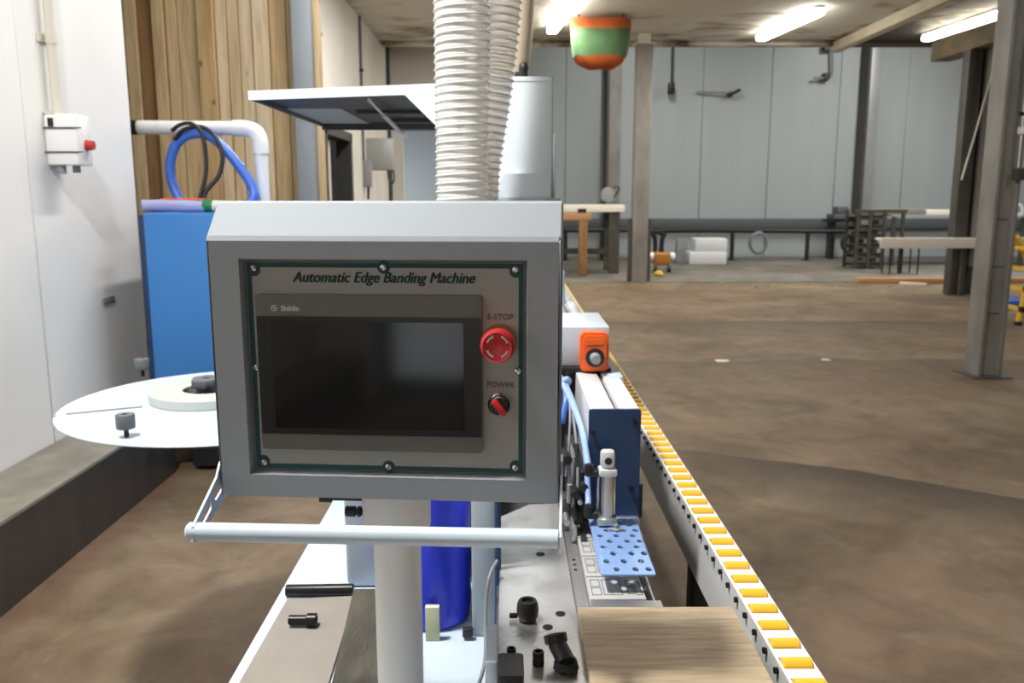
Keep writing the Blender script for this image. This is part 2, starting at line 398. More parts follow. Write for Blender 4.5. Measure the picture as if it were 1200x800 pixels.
def text_mb(body, size, cx, z, y, bold=0.0, shear=0.0, sx=1.0, depth=0.0006):
    """Lettering standing on a face that looks towards -Y; centred at (cx, z)."""
    cu = bpy.data.curves.new('lettering', 'FONT'); cu.body = body; cu.size = size; cu.shear = shear; cu.offset = bold
    cu.extrude = depth / 2; cu.align_x = 'CENTER'; cu.align_y = 'CENTER'; cu.resolution_u = 4
    o = bpy.data.objects.new('lettering_source', cu); col.objects.link(o)
    dg = bpy.context.evaluated_depsgraph_get(); me = bpy.data.meshes.new_from_object(o.evaluated_get(dg))
    mb = MB()
    mb.add([(cx + v.co.x * sx, y - v.co.z, z + v.co.y) for v in me.vertices], [list(p.vertices) for p in me.polygons])
    bpy.data.objects.remove(o); bpy.data.curves.remove(cu); bpy.data.meshes.remove(me)
    return mb

# ------------------------------------------------------------------ room shell
CZ = 4.35
struct(MB().box(-3.7, 18, -4.2, 15.3, -0.2, 0.0).build('floor', M['floor'], smooth=False, world=True))
struct(MB().box(-3.7, 18, 15.3, 22.2, -0.2, 0.012).build('floor_rear', M['floor_grey'], smooth=False, world=True))
struct(MB().box(-3.7, 18, -4.2, 16.3, CZ, CZ + 0.25).build('ceiling', M['ceiling'], smooth=False, world=True))
struct(MB().box(-3.7, 18, 16.3, 16.5, CZ - 0.02, 6.4).box(-3.7, 18, 16.3, 22.2, 6.4, 6.6).build('ceiling_rear', M['ceiling'], smooth=False, world=True))
# left wall: full-height sheets with open joints
mb = MB()
y = -4.2
while y < 5.2:
    y1 = min(y + 1.18, 5.2)
    mb.box(-2.42, -2.26, y + 0.003, y1 - 0.003, 0.33, CZ, bev=0.004, seg=1); y = y1
mb.box(-2.42, -2.275, -4.2, 5.2, 0.0, CZ)
struct(mb.build('wall_left', M['wall']))
struct(MB().box(-2.258, -1.905, -4.2, 4.62, 0.0, 0.345, bev=0.01).build('trim_1', M['concrete']))
struct(MB().box(-1.904, -1.895, -4.2, 4.62, 0.0, 0.335).build('baseboard_left', M['kerb_face']))
# plank wall facing the camera behind the blue cabinet
mb = MB(); x = -3.62; i = 0
while x < -1.72:
    w = random.uniform(0.09, 0.165); w = min(w, -1.70 - x)
    dz = random.choice((0, 0, 0.02, 0.035))
    mb.box(x + 0.003, x + w - 0.003, 6.98 - dz, 7.03, 0.0, CZ, bev=0.004, seg=1); x += w
mb.box(-3.62, -1.7, 7.03, 7.08, 0, CZ)
struct(mb.build('wall_plank', M['planks']))
struct(MB().box(-3.7, -3.6, 5.0, 7.1, 0, CZ).box(-3.6, -2.42, 5.0, 5.1, 0, CZ).build('wall_alcove', M['wall_far']))
tag(MB().box(-1.68, -1.535, 6.84, 7.0, 0, CZ - 0.005, bev=0.01).build('steel_post', M['grey_steel']), 'blue grey steel post at the right edge of the pine plank wall', 'post', kind='thing')
struct(MB().box(-1.532, -1.49, 6.95, 7.05, 0, CZ).build('trim_2', M['planks']))
# wall on the far left beyond the planks, with a doorway
mb = MB()
for a, b, z0 in ((7.1, 11.0, 0), (11.0, 12.7, 2.36), (12.7, 15.0, 0), (15.0, 17.6, 0)):
    mb.box(-2.5, -2.35, a + 0.004, b - 0.004, z0, CZ, bev=0.004, seg=1)
struct(mb.build('wall_far_left', M['wall_far']))
d = MB().box(-2.52, -2.3, 10.93, 11.03, 0, 2.44).box(-2.52, -2.3, 12.66, 12.78, 0, 2.44).box(-2.52, -2.3, 10.93, 12.78, 2.34, 2.46).build('door_1', M['dark_grey']); struct(d)
MB().box(-2.62, -2.57, 11.2, 12.5, 0, 2.3).build('panel', M['black'], d)  # black sheet standing for the darkness inside the doorway
MB().box(-2.5, -2.42, 11.05, 11.75, 0.02, 2.3).build('leaf', M['beam_cream'], d)
struct(MB().box(-2.35, -2.29, 16.9, 17.05, 0, CZ + 1.5).build('trim_3', M['dark_grey'], smooth=False))
struct(MB().box(-2.35, 0.3, 17.4, 17.5, 0, CZ + 1.9).build('wall_return', M['wall_far'], smooth=False))
# back wall in tall sheets
mb = MB(); x = -3.7
while x < 18:
    mb.box(x + 0.006, min(x + 1.72, 18) - 0.006, 21.8, 21.95, 0, 6.4, bev=0.012, seg=1); x += 1.72
mb.box(-3.7, 18, 21.83, 22.1, 0, 6.4)
struct(mb.build('wall_back', M['wall_grey']))
struct(MB().box(0.4, 18, 21.6, 21.78, 0.74, 0.99, bev=0.015).build('trim_4', M['rail_grey']))
struct(MB().box(17.9, 18.1, -4.2, 22.2, 0, 6.5).build('wall_right', M['wall_grey'], smooth=False))
# wall behind the camera; glowing doorway added for the touchscreen's bright patch
struct(MB().box(-3.7, -1.75, -4.35, -4.2, 0, CZ).box(-1.05, 18, -4.35, -4.2, 0, CZ).box(-1.75, -1.05, -4.35, -4.2, 2.1, CZ).build('wall_rear', M['wall_far'], smooth=False))
d = MB().box(-1.80, -1.72, -4.38, -4.17, 0, 2.14).box(-1.08, -1.0, -4.38, -4.17, 0, 2.14).box(-1.80, -1.0, -4.38, -4.17, 2.08, 2.16).build('door_unseen', M['dark_grey'], smooth=False); struct(d)
MB().box(-2.3, -0.5, -5.02, -5.0, 0, 2.6).build('doorway_glow', emit('daylight outside', (0.9, 0.95, 1, 1), 1.2), d)
# downstand at the ceiling's far edge, beams
tag(MB().box(5.98, 6.16, 9.0, 16.25, 4.17, 4.345, bev=0.015).build('ceiling_beam', M['beam_cream']), 'cream painted ceiling beam running between the two right hand tube lights', 'beam', kind='thing')
tag(MB().box(7.06, 7.40, 9.0, 14.6, 3.76, 4.06, bev=0.015).build('ceiling_beam', M['beam']), 'brown stained beam resting on top of the dark double column', 'beam', kind='thing')
struct(MB().box(-2.3, 18, 16.1, 16.28, 4.27, 4.345, bev=0.02).build('trim_5', M['ceiling'], world=True))

# ------------------------------------------------------------------ columns
c = thing('steel_column', (2.40, 15.42, 0), 'grey weathered square steel column in the middle of the hall, foot on the floor edge', 'column', 'free standing columns', kind='thing')
MB().box(2.262, 2.543, 15.30, 15.55, 0.0, 4.16, bev=0.012).build('shaft', M['column'], c)
MB().box(2.22, 2.59, 15.26, 15.59, 4.16, 4.19).box(2.3, 2.5, 15.32, 15.54, 4.19, 4.348).build('cap_plate', M['conduit'], c)
MB().box(2.20, 2.245, 15.36, 15.48, 0.02, 1.15).box(2.56, 2.605, 15.36, 15.48, 0.02, 1.15).build('guard_bar', M['column_dark'], c)
c = thing('steel_column', (4.1, 7.25, 0), 'large grey weathered H section column at the right edge, nearest to the camera', 'column', 'free standing columns', kind='thing')
MB().box(4.070, 4.105, 7.10, 7.34, 0.012, 4.348, bev=0.006).box(4.235, 4.275, 7.10, 7.34, 0.012, 4.348, bev=0.006).box(4.105, 4.235, 7.15, 7.30, 0.012, 4.348).build('shaft', M['column'], c)
MB().box(4.01, 4.34, 7.04, 7.40, 0.0, 0.012).build('foot_plate', M['column_dark'], c)
for zz in (0.55, 0.95, 1.35): MB().box(4.11, 4.23, 7.146, 7.151, zz, zz + 0.012).build('weld_line', M['column_dark'], c)
c = thing('steel_column', (7.3, 13.35, 0), 'dark double steel column right behind the white bench, under the brown beam', 'column', 'free standing columns', kind='thing')
MB().box(7.03, 7.24, 13.3, 13.5, 0, 3.758, bev=0.01).build('shaft', M['column_dark'], c)
plabel(MB().box(7.32, 7.56, 13.32, 13.52, 0.45, 3.758, bev=0.01).build('shaft', M['column'], c), 'lighter grey shaft')
MB().box(7.24, 7.32, 13.38, 13.46, 0.3, 3.75).build('web', M['black_metal'], c)
MB().add([(7.30, 13.36, 0), (7.42, 13.36, 0), (7.42, 13.46, 0), (7.30, 13.46, 0), (7.36, 13.36, 0.7), (7.56, 13.36, 0.7), (7.56, 13.46, 0.7), (7.36, 13.46, 0.7)],
         [[3, 2, 1, 0], [4, 5, 6, 7], [0, 1, 5, 4], [1, 2, 6, 5], [2, 3, 7, 6], [3, 0, 4, 7]]).build('brace', M['column_dark'], c)
def hcol(x, label, mm):
    c = thing('wall_post', (x, 21.55, 0.012), label, 'column', kind='thing')
    MB().box(x - 0.18, x - 0.12, 21.3, 21.79, 0.012, 5.3).build('flange', M['column_dark'], c)
    MB().box(x - 0.12, x + 0.19, 21.45, 21.79, 0.012, 5.3, bev=0.01).build('shaft', mm, c)
hcol(2.62, 'tall beige grey post on the back wall left of the middle column', M['column'])
hcol(9.0, 'galvanised post on the back wall beside the slatted crate stack', M['column_pale'])

# column wiring
c = thing('conduit_run', (4.33, 7.06, 1.7), 'thin steel conduits with clips running up the large right column', 'conduit')
for xx, z0, z1 in ((4.225, 1.78, 4.3), (4.295, 1.70, 4.3)):
    MB().cyl((xx, 7.075, z0), (xx, 7.075, z1), 0.013).build('pipe', M['steel'], c)
MB().box(4.19, 4.33, 7.062, 7.098, 1.68, 1.78, bev=0.006).build('junction_box', M['column_dark'], c)
for zz in (2.2, 2.62, 2.98): MB().box(4.20, 4.32, 7.055, 7.098, zz, zz + 0.03).build('clip', M['black_metal'], c)
MB().cyl((4.225, 7.07, 2.08), (4.6, 7.07, 2.08), 0.011).build('branch_pipe', M['steel'], c)
MB().box(4.195, 4.255, 7.04, 7.098, 2.05, 2.11, bev=0.008).build('elbow', M['white_plastic'], c)
tag(MB().tube([(7.44, 13.27, 3.75), (7.26, 13.26, 2.8), (7.06, 13.275, 1.80)], 0.016, smooth=6).build('rope', M['conduit']), 'pale rope slanting down in front of the dark double column', 'rope')

# ------------------------------------------------------------------ tube lights in view
def fixture(xa, ya, xb, yb, label):
    c = thing('tube_light', ((xa + xb) / 2, (ya + yb) / 2, 4.20), label, 'ceiling light', 'fluorescent tube lights')
    L = math.hypot(xb - xa, yb - ya); an = math.atan2(yb - ya, xb - xa); mt = Matrix.Translation(((xa + xb) / 2, (ya + yb) / 2, 0)) @ Matrix.Rotation(an, 4, 'Z')
    MB().box(-L / 2, L / 2, -0.075, 0.075, 4.31, 4.348, bev=0.006, mtx=mt).build('housing', M['white_plastic'], c)
    m = MB().box(-L / 2 + 0.02, L / 2 - 0.02, -0.085, 0.085, 4.215, 4.31, bev=0.03, seg=3, mtx=mt); m.build('diffuser', M['tube_light'], c)
    ld = bpy.data.lights.new('tube lamp', 'AREA'); ld.shape = 'RECTANGLE'; ld.size = L; ld.size_y = 0.12; ld.energy = 100; ld.color = (1, 0.95, 0.84)
    lo = bpy.data.objects.new('lamp', ld); col.objects.link(lo); lo.parent = c; lo.location = (0, 0, -0.005); lo.rotation_euler = (0, 0, an)
fixture(0.735, 14.7, 0.96, 12.5, 'fluorescent tube light on the ceiling left of the green and orange bag')
fixture(4.41, 15.35, 4.66, 13.15, 'fluorescent tube light on the ceiling between the bag and the cream beam')
fixture(7.30, 15.35, 7.47, 13.20, 'fluorescent tube light on the ceiling beyond the cream beam, above the brown beam')
# unseen area lamps: rows carried on, plus lamps added to brighten walls and planks
def lamp(x, y, e, z=4.25, L=2.2, c=(1, 0.97, 0.93), w=0.14):
    ld = bpy.data.lights.new('tube lamp', 'AREA'); ld.shape = 'RECTANGLE'; ld.size = w; ld.size_y = L; ld.energy = e; ld.color = c
    lo = bpy.data.objects.new('unseen_lamp', ld); col.objects.link(lo); lo.location = (x, y, z)
lamp(-1.1, 1.02, 205, L=0.35, w=0.3, c=(1, 0.985, 0.96)); lamp(-0.5, 5.5, 105)  # first follows the disc's shadow; second added for planks and left wall
lamp(1.0, 4.9, 14); lamp(0.7, 8.6, 24)
lamp(4.5, 9.0, 16); lamp(4.5, 3.9, 34); lamp(7.0, 8.6, 55); lamp(9.8, 14, 70)
lamp(-0.6, 10.5, 120)
lamp(3.0, 18.0, 170, z=6.3); lamp(9.0, 18.0, 260, z=6.3); lamp(14.5, 16, 80, z=4.25)

# ------------------------------------------------------------------ things on the left wall
c = thing('isolator_box', (-2.18, 4.32, 1.70), 'white electrical isolator box with red knob on the left wall', 'electrical box')
MB().box(-2.258, -2.10, 4.22, 4.37, 1.70, 1.945, bev=0.012).build('housing', M['white_plastic'], c)
MB().cyl((-2.10, 4.31, 1.80), (-2.065, 4.31, 1.80), 0.028, 0.022).build('knob', M['red'], c)
for zz in (1.76, 1.875): MB().box(-2.258, -2.075, 4.213, 4.219, zz, zz + 0.006).build('strap', M['black'], c)
MB().cyl((-2.21, 4.26, 1.66), (-2.21, 4.26, 1.70), 0.022).cyl((-2.15, 4.29, 1.665), (-2.15, 4.29, 1.70), 0.018).build('gland', M['mid_grey'], c)
MB().box(-2.235, -2.21, 4.214, 4.22, 1.885, 1.925).build('label_plate', M['black'], c)
MB().box(-2.258, -2.2, 4.225, 4.35, 1.945, 1.96).build('entry', M['conduit'], c)
c = thing('conduit_pipe', (-2.225, 4.28, 1.962), 'cream plastic conduit pipe rising up the left wall from the isolator box', 'conduit')
MB().cyl((-2.222, 4.29, 1.962), (-2.222, 4.29, 4.345), 0.024, seg=20).build('pipe', M['conduit'], c)
MB().cyl((-2.222, 4.29, 2.28), (-2.222, 4.29, 2.33), 0.028).box(-2.258, -2.25, 4.23, 4.35, 2.285, 2.325).build('clip', M['conduit'], c)
tag(MB().box(-2.258, -2.250, 4.66, 4.80, 0.955, 0.99, bev=0.003).build('wall_plate', M['mid_grey']), 'small grey plate low on the left wall above the tape reel', 'plate')

# blue cabinet with what lies on it
c = thing('blue_cabinet', (-1.6, 5.1, 0), 'tall blue painted cabinet on a black base behind the tape reel', 'cabinet')
MB().box(-2.0, -1.1, 4.66, 5.5, 0.13, 1.46, bev=0.015).build('body', M['cabinet_blue'], c)
MB().box(-2.045, -2.0, 4.70, 5.48, 0.35, 1.45, bev=0.01).build('side_panel', M['navy'], c)
MB().box(-1.80, -1.12, 4.63, 5.46, 0.03, 0.13).build('base', M['black'], c)
for xx in (-1.76, -1.2): MB().cyl((xx, 4.72, 0.0), (xx, 4.72, 0.035), 0.045).build('foot', M['black'], c)
c = thing('packing_roll', (-1.75, 4.95, 1.46), 'roll of lavender plastic wrap held by green tape on the blue cabinet', 'roll')
pts = [(-2.05 + 0.115 * i, 4.80 + 0.01 * math.sin(i * 2.1), 1.46 + 0.036 + 0.003 * math.sin(i * 1.7)) for i in range(4)]
MB().tube(pts, 0.036, smooth=5, rf=lambda t: 0.036 - 0.003 * math.sin(9 * t) ** 2).build('wrap', M['wrap'], c)
MB().cyl((-1.71, 4.80, 1.496), (-1.655, 4.80, 1.496), 0.035).build('band', M['green_tape'], c)
MB().cyl((-1.655, 4.80, 1.494), (-1.50, 4.80, 1.494), 0.033, 0.028).build('roll_end', M['conduit'], c)
MB().tube([(-1.95, 4.80, 1.532), (-1.80, 4.79, 1.534), (-1.70, 4.80, 1.533)], 0.005, smooth=4).build('tie', M['orange'], c)
# white pipe along the planks, turning down
c = thing('drain_pipe', (-1.9, 5.56, 0.0), 'thick white plastic pipe with elbow in front of the pine planks', 'pipe')
MB().tube([(-2.375, 5.56, 1.985), (-1.72, 5.56, 1.98)], 0.044, seg=20).build('pipe', M['white_plastic'], c)
MB().tube([(-1.76, 5.56, 1.98), (-1.68, 5.56, 1.978), (-1.62, 5.56, 1.955), (-1.595, 5.56, 1.90), (-1.592, 5.56, 1.82)], 0.051, seg=20, smooth=6).build('elbow', M['white_plastic'], c)
MB().cyl((-1.592, 5.56, 0.0), (-1.592, 5.56, 1.84), 0.044).build('pipe', M['white_plastic'], c)
MB().cyl((-2.425, 5.56, 1.985), (-2.37, 5.56, 1.985), 0.046).build('end_cap', M['black'], c)
MB().box(-2.62, -2.45, 5.51, 5.61, 1.93, 2.04).build('bracket', M['black'], c)
tag(MB().tube([(-1.975, 5.38, 1.462), (-2.07, 5.44, 1.495), (-2.132, 5.46, 1.614), (-2.145, 5.46, 1.741), (-2.099, 5.46, 1.868), (-2.019, 5.465, 1.931), (-1.922, 5.465, 1.937), (-1.838, 5.46, 1.895), (-1.737, 5.46, 1.779), (-1.657, 5.46, 1.662), (-1.618, 5.45, 1.571), (-1.635, 5.42, 1.506), (-1.67, 5.36, 1.462)], 0.031, seg=14, smooth=8).build('blue_hose', M['hose_blue']),
    'thick blue hose looped in front of the white pipe above the blue cabinet', 'hose')
tag(MB().tube([(-2.10, 5.42, 1.955), (-2.036, 5.40, 1.990), (-1.961, 5.40, 1.992), (-1.902, 5.40, 1.917), (-1.888, 5.38, 1.708), (-1.925, 5.34, 1.539), (-1.93, 5.32, 1.462)], 0.0125, seg=10, smooth=8).build('black_cable', M['black']), 'black cable hanging nearly straight down through the blue hose loop', 'cable')
tag(MB().tube([(-2.09, 5.43, 1.90), (-2.029, 5.415, 1.957), (-1.921, 5.415, 1.977), (-1.834, 5.41, 1.923), (-1.788, 5.40, 1.798), (-1.812, 5.38, 1.677), (-1.888, 5.34, 1.571), (-1.905, 5.31, 1.462)], 0.0135, seg=10, smooth=8).build('black_cable', M['black']), 'black cable bending to the right inside the blue hose loop', 'cable')

# electrical boxes on the far left wall
c = thing('switch_box', (-2.15, 14.45, 1.9), 'grey electrical switch box with looped cable on the far left wall', 'electrical box')
MB().box(-2.348, -1.90, 14.3, 14.6, 1.98, 2.50, bev=0.02).build('housing', M['column_pale'], c)
MB().tube([(-2.0, 14.35, 1.99), (-1.99, 14.34, 1.84), (-1.93, 14.34, 1.76), (-1.90, 14.36, 1.86), (-1.92, 14.4, 1.99)], 0.015, smooth=6).build('cable', M['black'], c)
c = thing('switch_box', (-2.3, 14.0, 1.6), 'small pale switch box lower left of the grey switch box', 'electrical box')
MB().box(-2.348, -2.22, 13.9, 14.05, 1.70, 2.12, bev=0.015).build('housing', M['mid_grey'], c)
MB().cyl((-2.28, 13.97, 1.5), (-2.28, 13.97, 1.70), 0.02).build('cable', M['black'], c)

for y, z0, lab in ((10.86, 2.5, 'thin dark conduit running up the far left wall beside the doorway'), (13.9, 2.125, 'thin dark conduit running up the far left wall from the small switch box')):
    c = thing('wall_conduit', (-2.32, y, z0), lab, 'conduit')
    MB().cyl((-2.325, y, z0), (-2.325, y, 4.345), 0.02, seg=10).build('pipe', M['rail_grey'], c)
    for zz in (2.7, 3.5): MB().box(-2.349, -2.29, y - 0.03, y + 0.03, zz, zz + 0.04).build('clip', M['black'], c)

# ------------------------------------------------------------------ the edge banding machine
mc = thing('edge_banding_machine', (-0.1, 1.8, 0), 'white automatic edge banding machine with steel table, blue end cover and aluminium pressure beam', 'machine')
MB().box(-0.44, -0.02, 0.6, 6.0, 0.12, 0.80, bev=0.006).build('deck', M['white'], mc)
MB().box(-0.019, 0.235, 0.6, 6.0, 0.12, 0.905, bev=0.004).build('chassis', M['dark_grey'], mc)
for xx in (-0.38, 0.18):
    for yy in (0.7, 3.2, 5.8): MB().cyl((xx, yy, 0), (xx, yy, 0.12), 0.05, 0.03).build('foot', M['black_metal'], mc)
MB().box(-0.315, -0.20, 1.53, 2.1, 0.80, 1.40, bev=0.012).build('glue_housing', M['white'], mc)
MB().box(-0.19, -0.072, 1.55, 1.95, 0.80, 1.18, bev=0.01).build('motor', M['black'], mc)  # plain dark box filling the black gap behind the jug
fr = MB().box(-0.062, -0.018, 1.345, 1.40, 0.80, 1.25, bev=0.004).build('upright_plate', M['white'], mc)
MB().box(-0.078, -0.060, 1.33, 1.343, 0.805, 0.822, bev=0.003).build('foot_clip', M['black'], fr)
MB().box(-0.030, -0.0135, 1.0, 1.10, 0.80, 0.957, bev=0.003).build('side_plate', M['white'], mc)
MB().tube([(-0.016, 1.335, 1.25), (-0.017, 1.335, 1.0), (-0.017, 1.33, 0.85), (-0.02, 1.33, 0.81)], 0.0055, smooth=5).build('air_tube', M['navy'], mc)
MB().tube([(-0.018, 1.30, 0.96), (-0.030, 1.27, 0.945), (-0.036, 1.25, 0.90), (-0.036, 1.2, 0.84), (-0.055, 1.14, 0.812), (-0.07, 1.1, 0.835), (-0.065, 1.06, 0.85), (-0.045, 1.06, 0.86)], 0.0030, smooth=6).build('cable', M['cable_grey'], mc)
# steel table plate with clipped corner
poly = [(-0.014, 0.62), (0.1045, 0.62), (0.1025, 1.64), (0.043, 1.634), (-0.014, 1.569)]
tp = MB().prism(poly, 0.905, 0.93, lambda u, v, w: (u, v, w)).build('table_plate', M['steel_plate'], mc, smooth=False)
for x, y in ((0.057, 1.393), (0.079, 1.178), (0.058, 1.138)):
    MB().lathe([(0.0042, -0.002), (0.0062, 0.0008), (0.0075, 0.0009)], (x, y, 0.93), (0, 0, 1), 16).build('screw_hole', M['black_metal'], tp)
MB().box(0.106, 0.127, 0.62, 1.75, 0.905, 0.918).build('guide_strip', M['steel'], mc)
for yy in (1.355, 1.375, 1.395): MB().cyl((0.116, yy, 0.918), (0.116, yy, 0.919), 0.003, seg=10).build('screw', M['black'], mc)
# feed track pads
pad_proto = None
MB().box(0.129, 0.238, 0.62, 1.220, 0.905, 0.9305, bev=0.001).build('infeed_plate', M['steel'], mc)
for k in range(12):
    y0 = 1.226 + k * 0.081
    if pad_proto is None:
        p = MB().box(0.1285, 0.217, y0, y0 + 0.077, 0.906, 0.930, bev=0.002).build('track_pad', M['pad'], mc)
        g = MB()
        def fram(x0, x1, a, b, t=0.0013):
            for q in ((x0, x1, a, a + t), (x0, x1, b - t, b), (x0, x0 + t, a, b), (x1 - t, x1, a, b)): g.box(*q, 0.9302, 0.9307)
        a, b = y0 + 0.012, y0 + 0.066
        fram(0.133, 0.149, a, (a + b) / 2 - 0.002); fram(0.133, 0.149, (a + b) / 2 + 0.002, b); fram(0.152, 0.182, a, b); fram(0.190, 0.201, a + 0.004, (a + b) / 2); fram(0.190, 0.201, (a + b) / 2 + 0.003, b - 0.003); fram(0.203, 0.213, a, b - 0.008)
        g.build('groove', M['pad_rim'], p); pad_proto = p; py0 = y0
    else:
        c = copy_tree(pad_proto, mc); c.location.y += y0 - py0
MB().box(0.128, 0.218, 1.2215, 2.4, 0.9055, 0.907).build('track_bed', M['black'], mc)
MB().cyl((0.229, 1.16, 0.922), (0.229, 2.2, 0.922), 0.0035, seg=10).build('guide_rod', M['chrome'], mc)
# pressure beam
MB().box(0.149, 0.194, 1.484, 4.6, 1.03, 1.170, bev=0.002).build('beam_profile', M['alu_white'], mc)
MB().box(0.203, 0.240, 1.484, 4.6, 1.03, 1.169, bev=0.002).build('beam_profile', M['alu_white'], mc)
MB().box(0.194, 0.203, 1.49, 4.6, 1.03, 1.160).build('groove', M['black'], mc)
MB().cyl((0.1985, 1.486, 1.164), (0.1985, 4.0, 1.164), 0.0022, seg=8).build('groove_rod', M['chrome'], mc)
ec = MB().prism(rrect(0.147, 0.2415, 0.964, 1.170, 0.005), 1.476, 1.484, lambda u, v, w: (u, w, v)).build('end_cover', M['navy'], mc)
for x, z in ((0.155, 1.125), (0.230, 1.148), (0.226, 1.021)):
    MB().cyl((x, 1.476, z), (x, 1.468, z), 0.0045, seg=6).build('bolt', M['black_metal'], ec)
MB().box(0.149, 0.240, 1.486, 1.62, 0.962, 1.029, bev=0.002).build('end_body', M['navy'], mc)
MB().box(0.2415, 0.252, 1.50, 1.62, 0.955, 1.02).build('side_bracket', M['navy'], mc)
MB().box(0.205, 0.246, 1.75, 4.6, 1.10, 1.171, bev=0.002).build('beam_side_cover', M['white'], mc)
# position counter on its white block
MB().box(0.0945, 0.2235, 1.82, 2.05, 1.180, 1.268, bev=0.003).build('counter_block', M['white'], mc)
MB().box(0.095, 0.226, 1.80, 2.02, 1.171, 1.180).build('counter_foot', M['black'], mc)
ct = MB().prism(rrect(0.157, 0.2185, 1.175, 1.2600, 0.012), 1.79, 1.82, lambda u, v, w: (u, w, v)).build('position_counter', M['orange'], mc)
plabel(ct, 'orange position counter')
MB().prism(rrect(0.163, 0.2125, 1.181, 1.254, 0.010), 1.782, 1.79, lambda u, v, w: (u, w, v)).build('face', M['orange'], ct)
MB().lathe([(0.0195, 0), (0.0205, 0.004), (0.0135, 0.005)], (0.188, 1.782, 1.207), (0, -1, 0), 24).build('collar', M['black'], ct)
MB().lathe([(0.012, 0), (0.012, 0.006), (0.0105, 0.008), (0.0105, 0.022), (0.009, 0.024), (0, 0.024)], (0.188, 1.777, 1.207), (0, -1, 0), 20).build('shaft', M['mid_grey'], ct)
MB().box(0.169, 0.207, 1.7805, 1.782, 1.235, 1.247).build('window', M['orange'], ct)
# pneumatic cylinder in front of the blue cover
cy = MB().cyl((0.176, 1.425, 0.981), (0.176, 1.425, 1.075), 0.0105).build('air_cylinder', M['steel'], mc)
MB().box(0.160, 0.192, 1.41, 1.442, 1.064, 1.078, bev=0.004).build('upper_flange', M['alu_white'], cy)
h = MB().box(0.1635, 0.1885, 1.414, 1.438, 1.078, 1.110, bev=0.006).build('top_block', M['alu_white'], cy)
MB().cyl((0.176, 1.4142, 1.093), (0.176, 1.412, 1.093), 0.0065, seg=16).build('port', M['black'], cy)
MB().box(0.158, 0.194, 1.41, 1.445, 0.974, 0.987, bev=0.004).build('lower_flange', M['steel'], cy)
MB().cyl((0.162, 1.437, 0.985), (0.162, 1.437, 1.066), 0.003, seg=8).cyl((0.190, 1.437, 0.985), (0.190, 1.437, 1.066), 0.003, seg=8).build('tie_rod', M['chrome'], cy)
for zz in (1.068, 0.99):
    MB().cyl((0.160, 1.425, zz), (0.140, 1.425, zz), 0.0075).cyl((0.143, 1.425, zz - 0.004), (0.143, 1.425, zz + 0.016), 0.008).build('elbow_fitting', M['black'], cy)
# perforated light blue plate
def perforated():
    b = bmesh.new()
    edges = []
    def loop(pts):
        vs = [b.verts.new((x, y, 0)) for x, y in pts]
        for i in range(len(vs)): edges.append(b.edges.new((vs[i], vs[(i + 1) % len(vs)])))
    loop(rrect(0.1470, 0.2335, 1.243, 1.461, 0.004))
    rows = 9
    for r in range(rows):
        yy = 1.447 - r * 0.0236
        xs = [0.160, 0.188, 0.216] if r % 2 else [0.171, 0.199, 0.223]
        if r % 2 == 0: xs = [0.158 + 0.0155, 0.158 + 0.0455, 0.158 + 0.0665]
        for xx in xs:
            if abs(xx - 0.190) < 0.012 and abs(yy - 1.398) < 0.012: continue
            loop([(xx + 0.0055 * math.cos(t * PI / 6), yy + 0.0062 * math.sin(t * PI / 6)) for t in range(12)])
    bmesh.ops.triangle_fill(b, use_beauty=True, use_dissolve=False, edges=edges)
    fs = list(b.faces)
    r = bmesh.ops.extrude_face_region(b, geom=fs)
    for v in [g for g in r['geom'] if isinstance(g, bmesh.types.BMVert)]: v.co.z += 0.003
    for v in b.verts:
        if v.co.y < 1.315: v.co.z -= (1.315 - v.co.y) * 0.12
    return MB().bm(b, Matrix.Translation((0, 0, 0.968)))
pf = perforated().build('perforated_plate', M['perf'], mc, smooth=False)
MB().lathe([(0.007, 0), (0.0075, 0.004), (0.0045, 0.006), (0.004, 0.012), (0, 0.013)], (0.190, 1.398, 0.9705), (0, 0, 1), 8).box(0.178, 0.202, 1.394, 1.402, 0.9705, 0.976, bev=0.001).build('wing_bolt', M['mid_grey'], pf)
MB().box(0.149, 0.24, 1.45, 1.48, 0.955, 0.968).build('plate_mount', M['steel'], mc)
# glue and valve parts left of the beam
for q in ((0.098, 0.118, 1.72, 1.9, 0.93, 1.17, 'black'), (0.121, 0.140, 1.66, 1.78, 0.93, 1.05, 'dark_grey'), (0.095, 0.114, 1.60, 1.66, 1.00, 1.055, 'navy'),
          (0.120, 0.130, 1.54, 1.64, 0.918, 1.06, 'steel'), (0.134, 0.141, 1.48, 1.62, 0.935, 1.05, 'black_metal'), (0.104, 0.118, 1.52, 1.56, 0.93, 0.985, 'dark_grey'), (0.118, 0.128, 1.47, 1.52, 0.918, 0.950, 'steel'),
          (0.06, 0.145, 2.1, 2.35, 0.93, 1.17, 'black')):
    MB().box(*q[:6], bev=0.002).build('valve_block', M[q[6]], mc)
for q in (((0.105, 1.62, 1.055), (0.105, 1.62, 1.105), 0.010, 'black'), ((0.132, 1.55, 1.0), (0.132, 1.46, 1.0), 0.005, 'chrome'), ((0.125, 1.5, 0.97), (0.125, 1.44, 0.97), 0.006, 'black_metal'), ((0.138, 1.47, 1.03), (0.138, 1.45, 1.03), 0.008, 'black'), ((0.128, 1.5, 1.055), (0.128, 1.5, 1.1), 0.004, 'dark_grey'), ((0.115, 1.5, 0.985), (0.115, 1.5, 1.02), 0.005, 'mid_grey'), ((0.112, 1.58, 1.06), (0.112, 1.52, 1.06), 0.009, 'black'), ((0.124, 1.52, 1.01), (0.124, 1.47, 1.01), 0.007, 'black'), ((0.108, 1.5, 0.96), (0.108, 1.46, 0.96), 0.006, 'steel')):
    MB().cyl(q[0], q[1], q[2]).build('fitting', M[q[3]], mc)
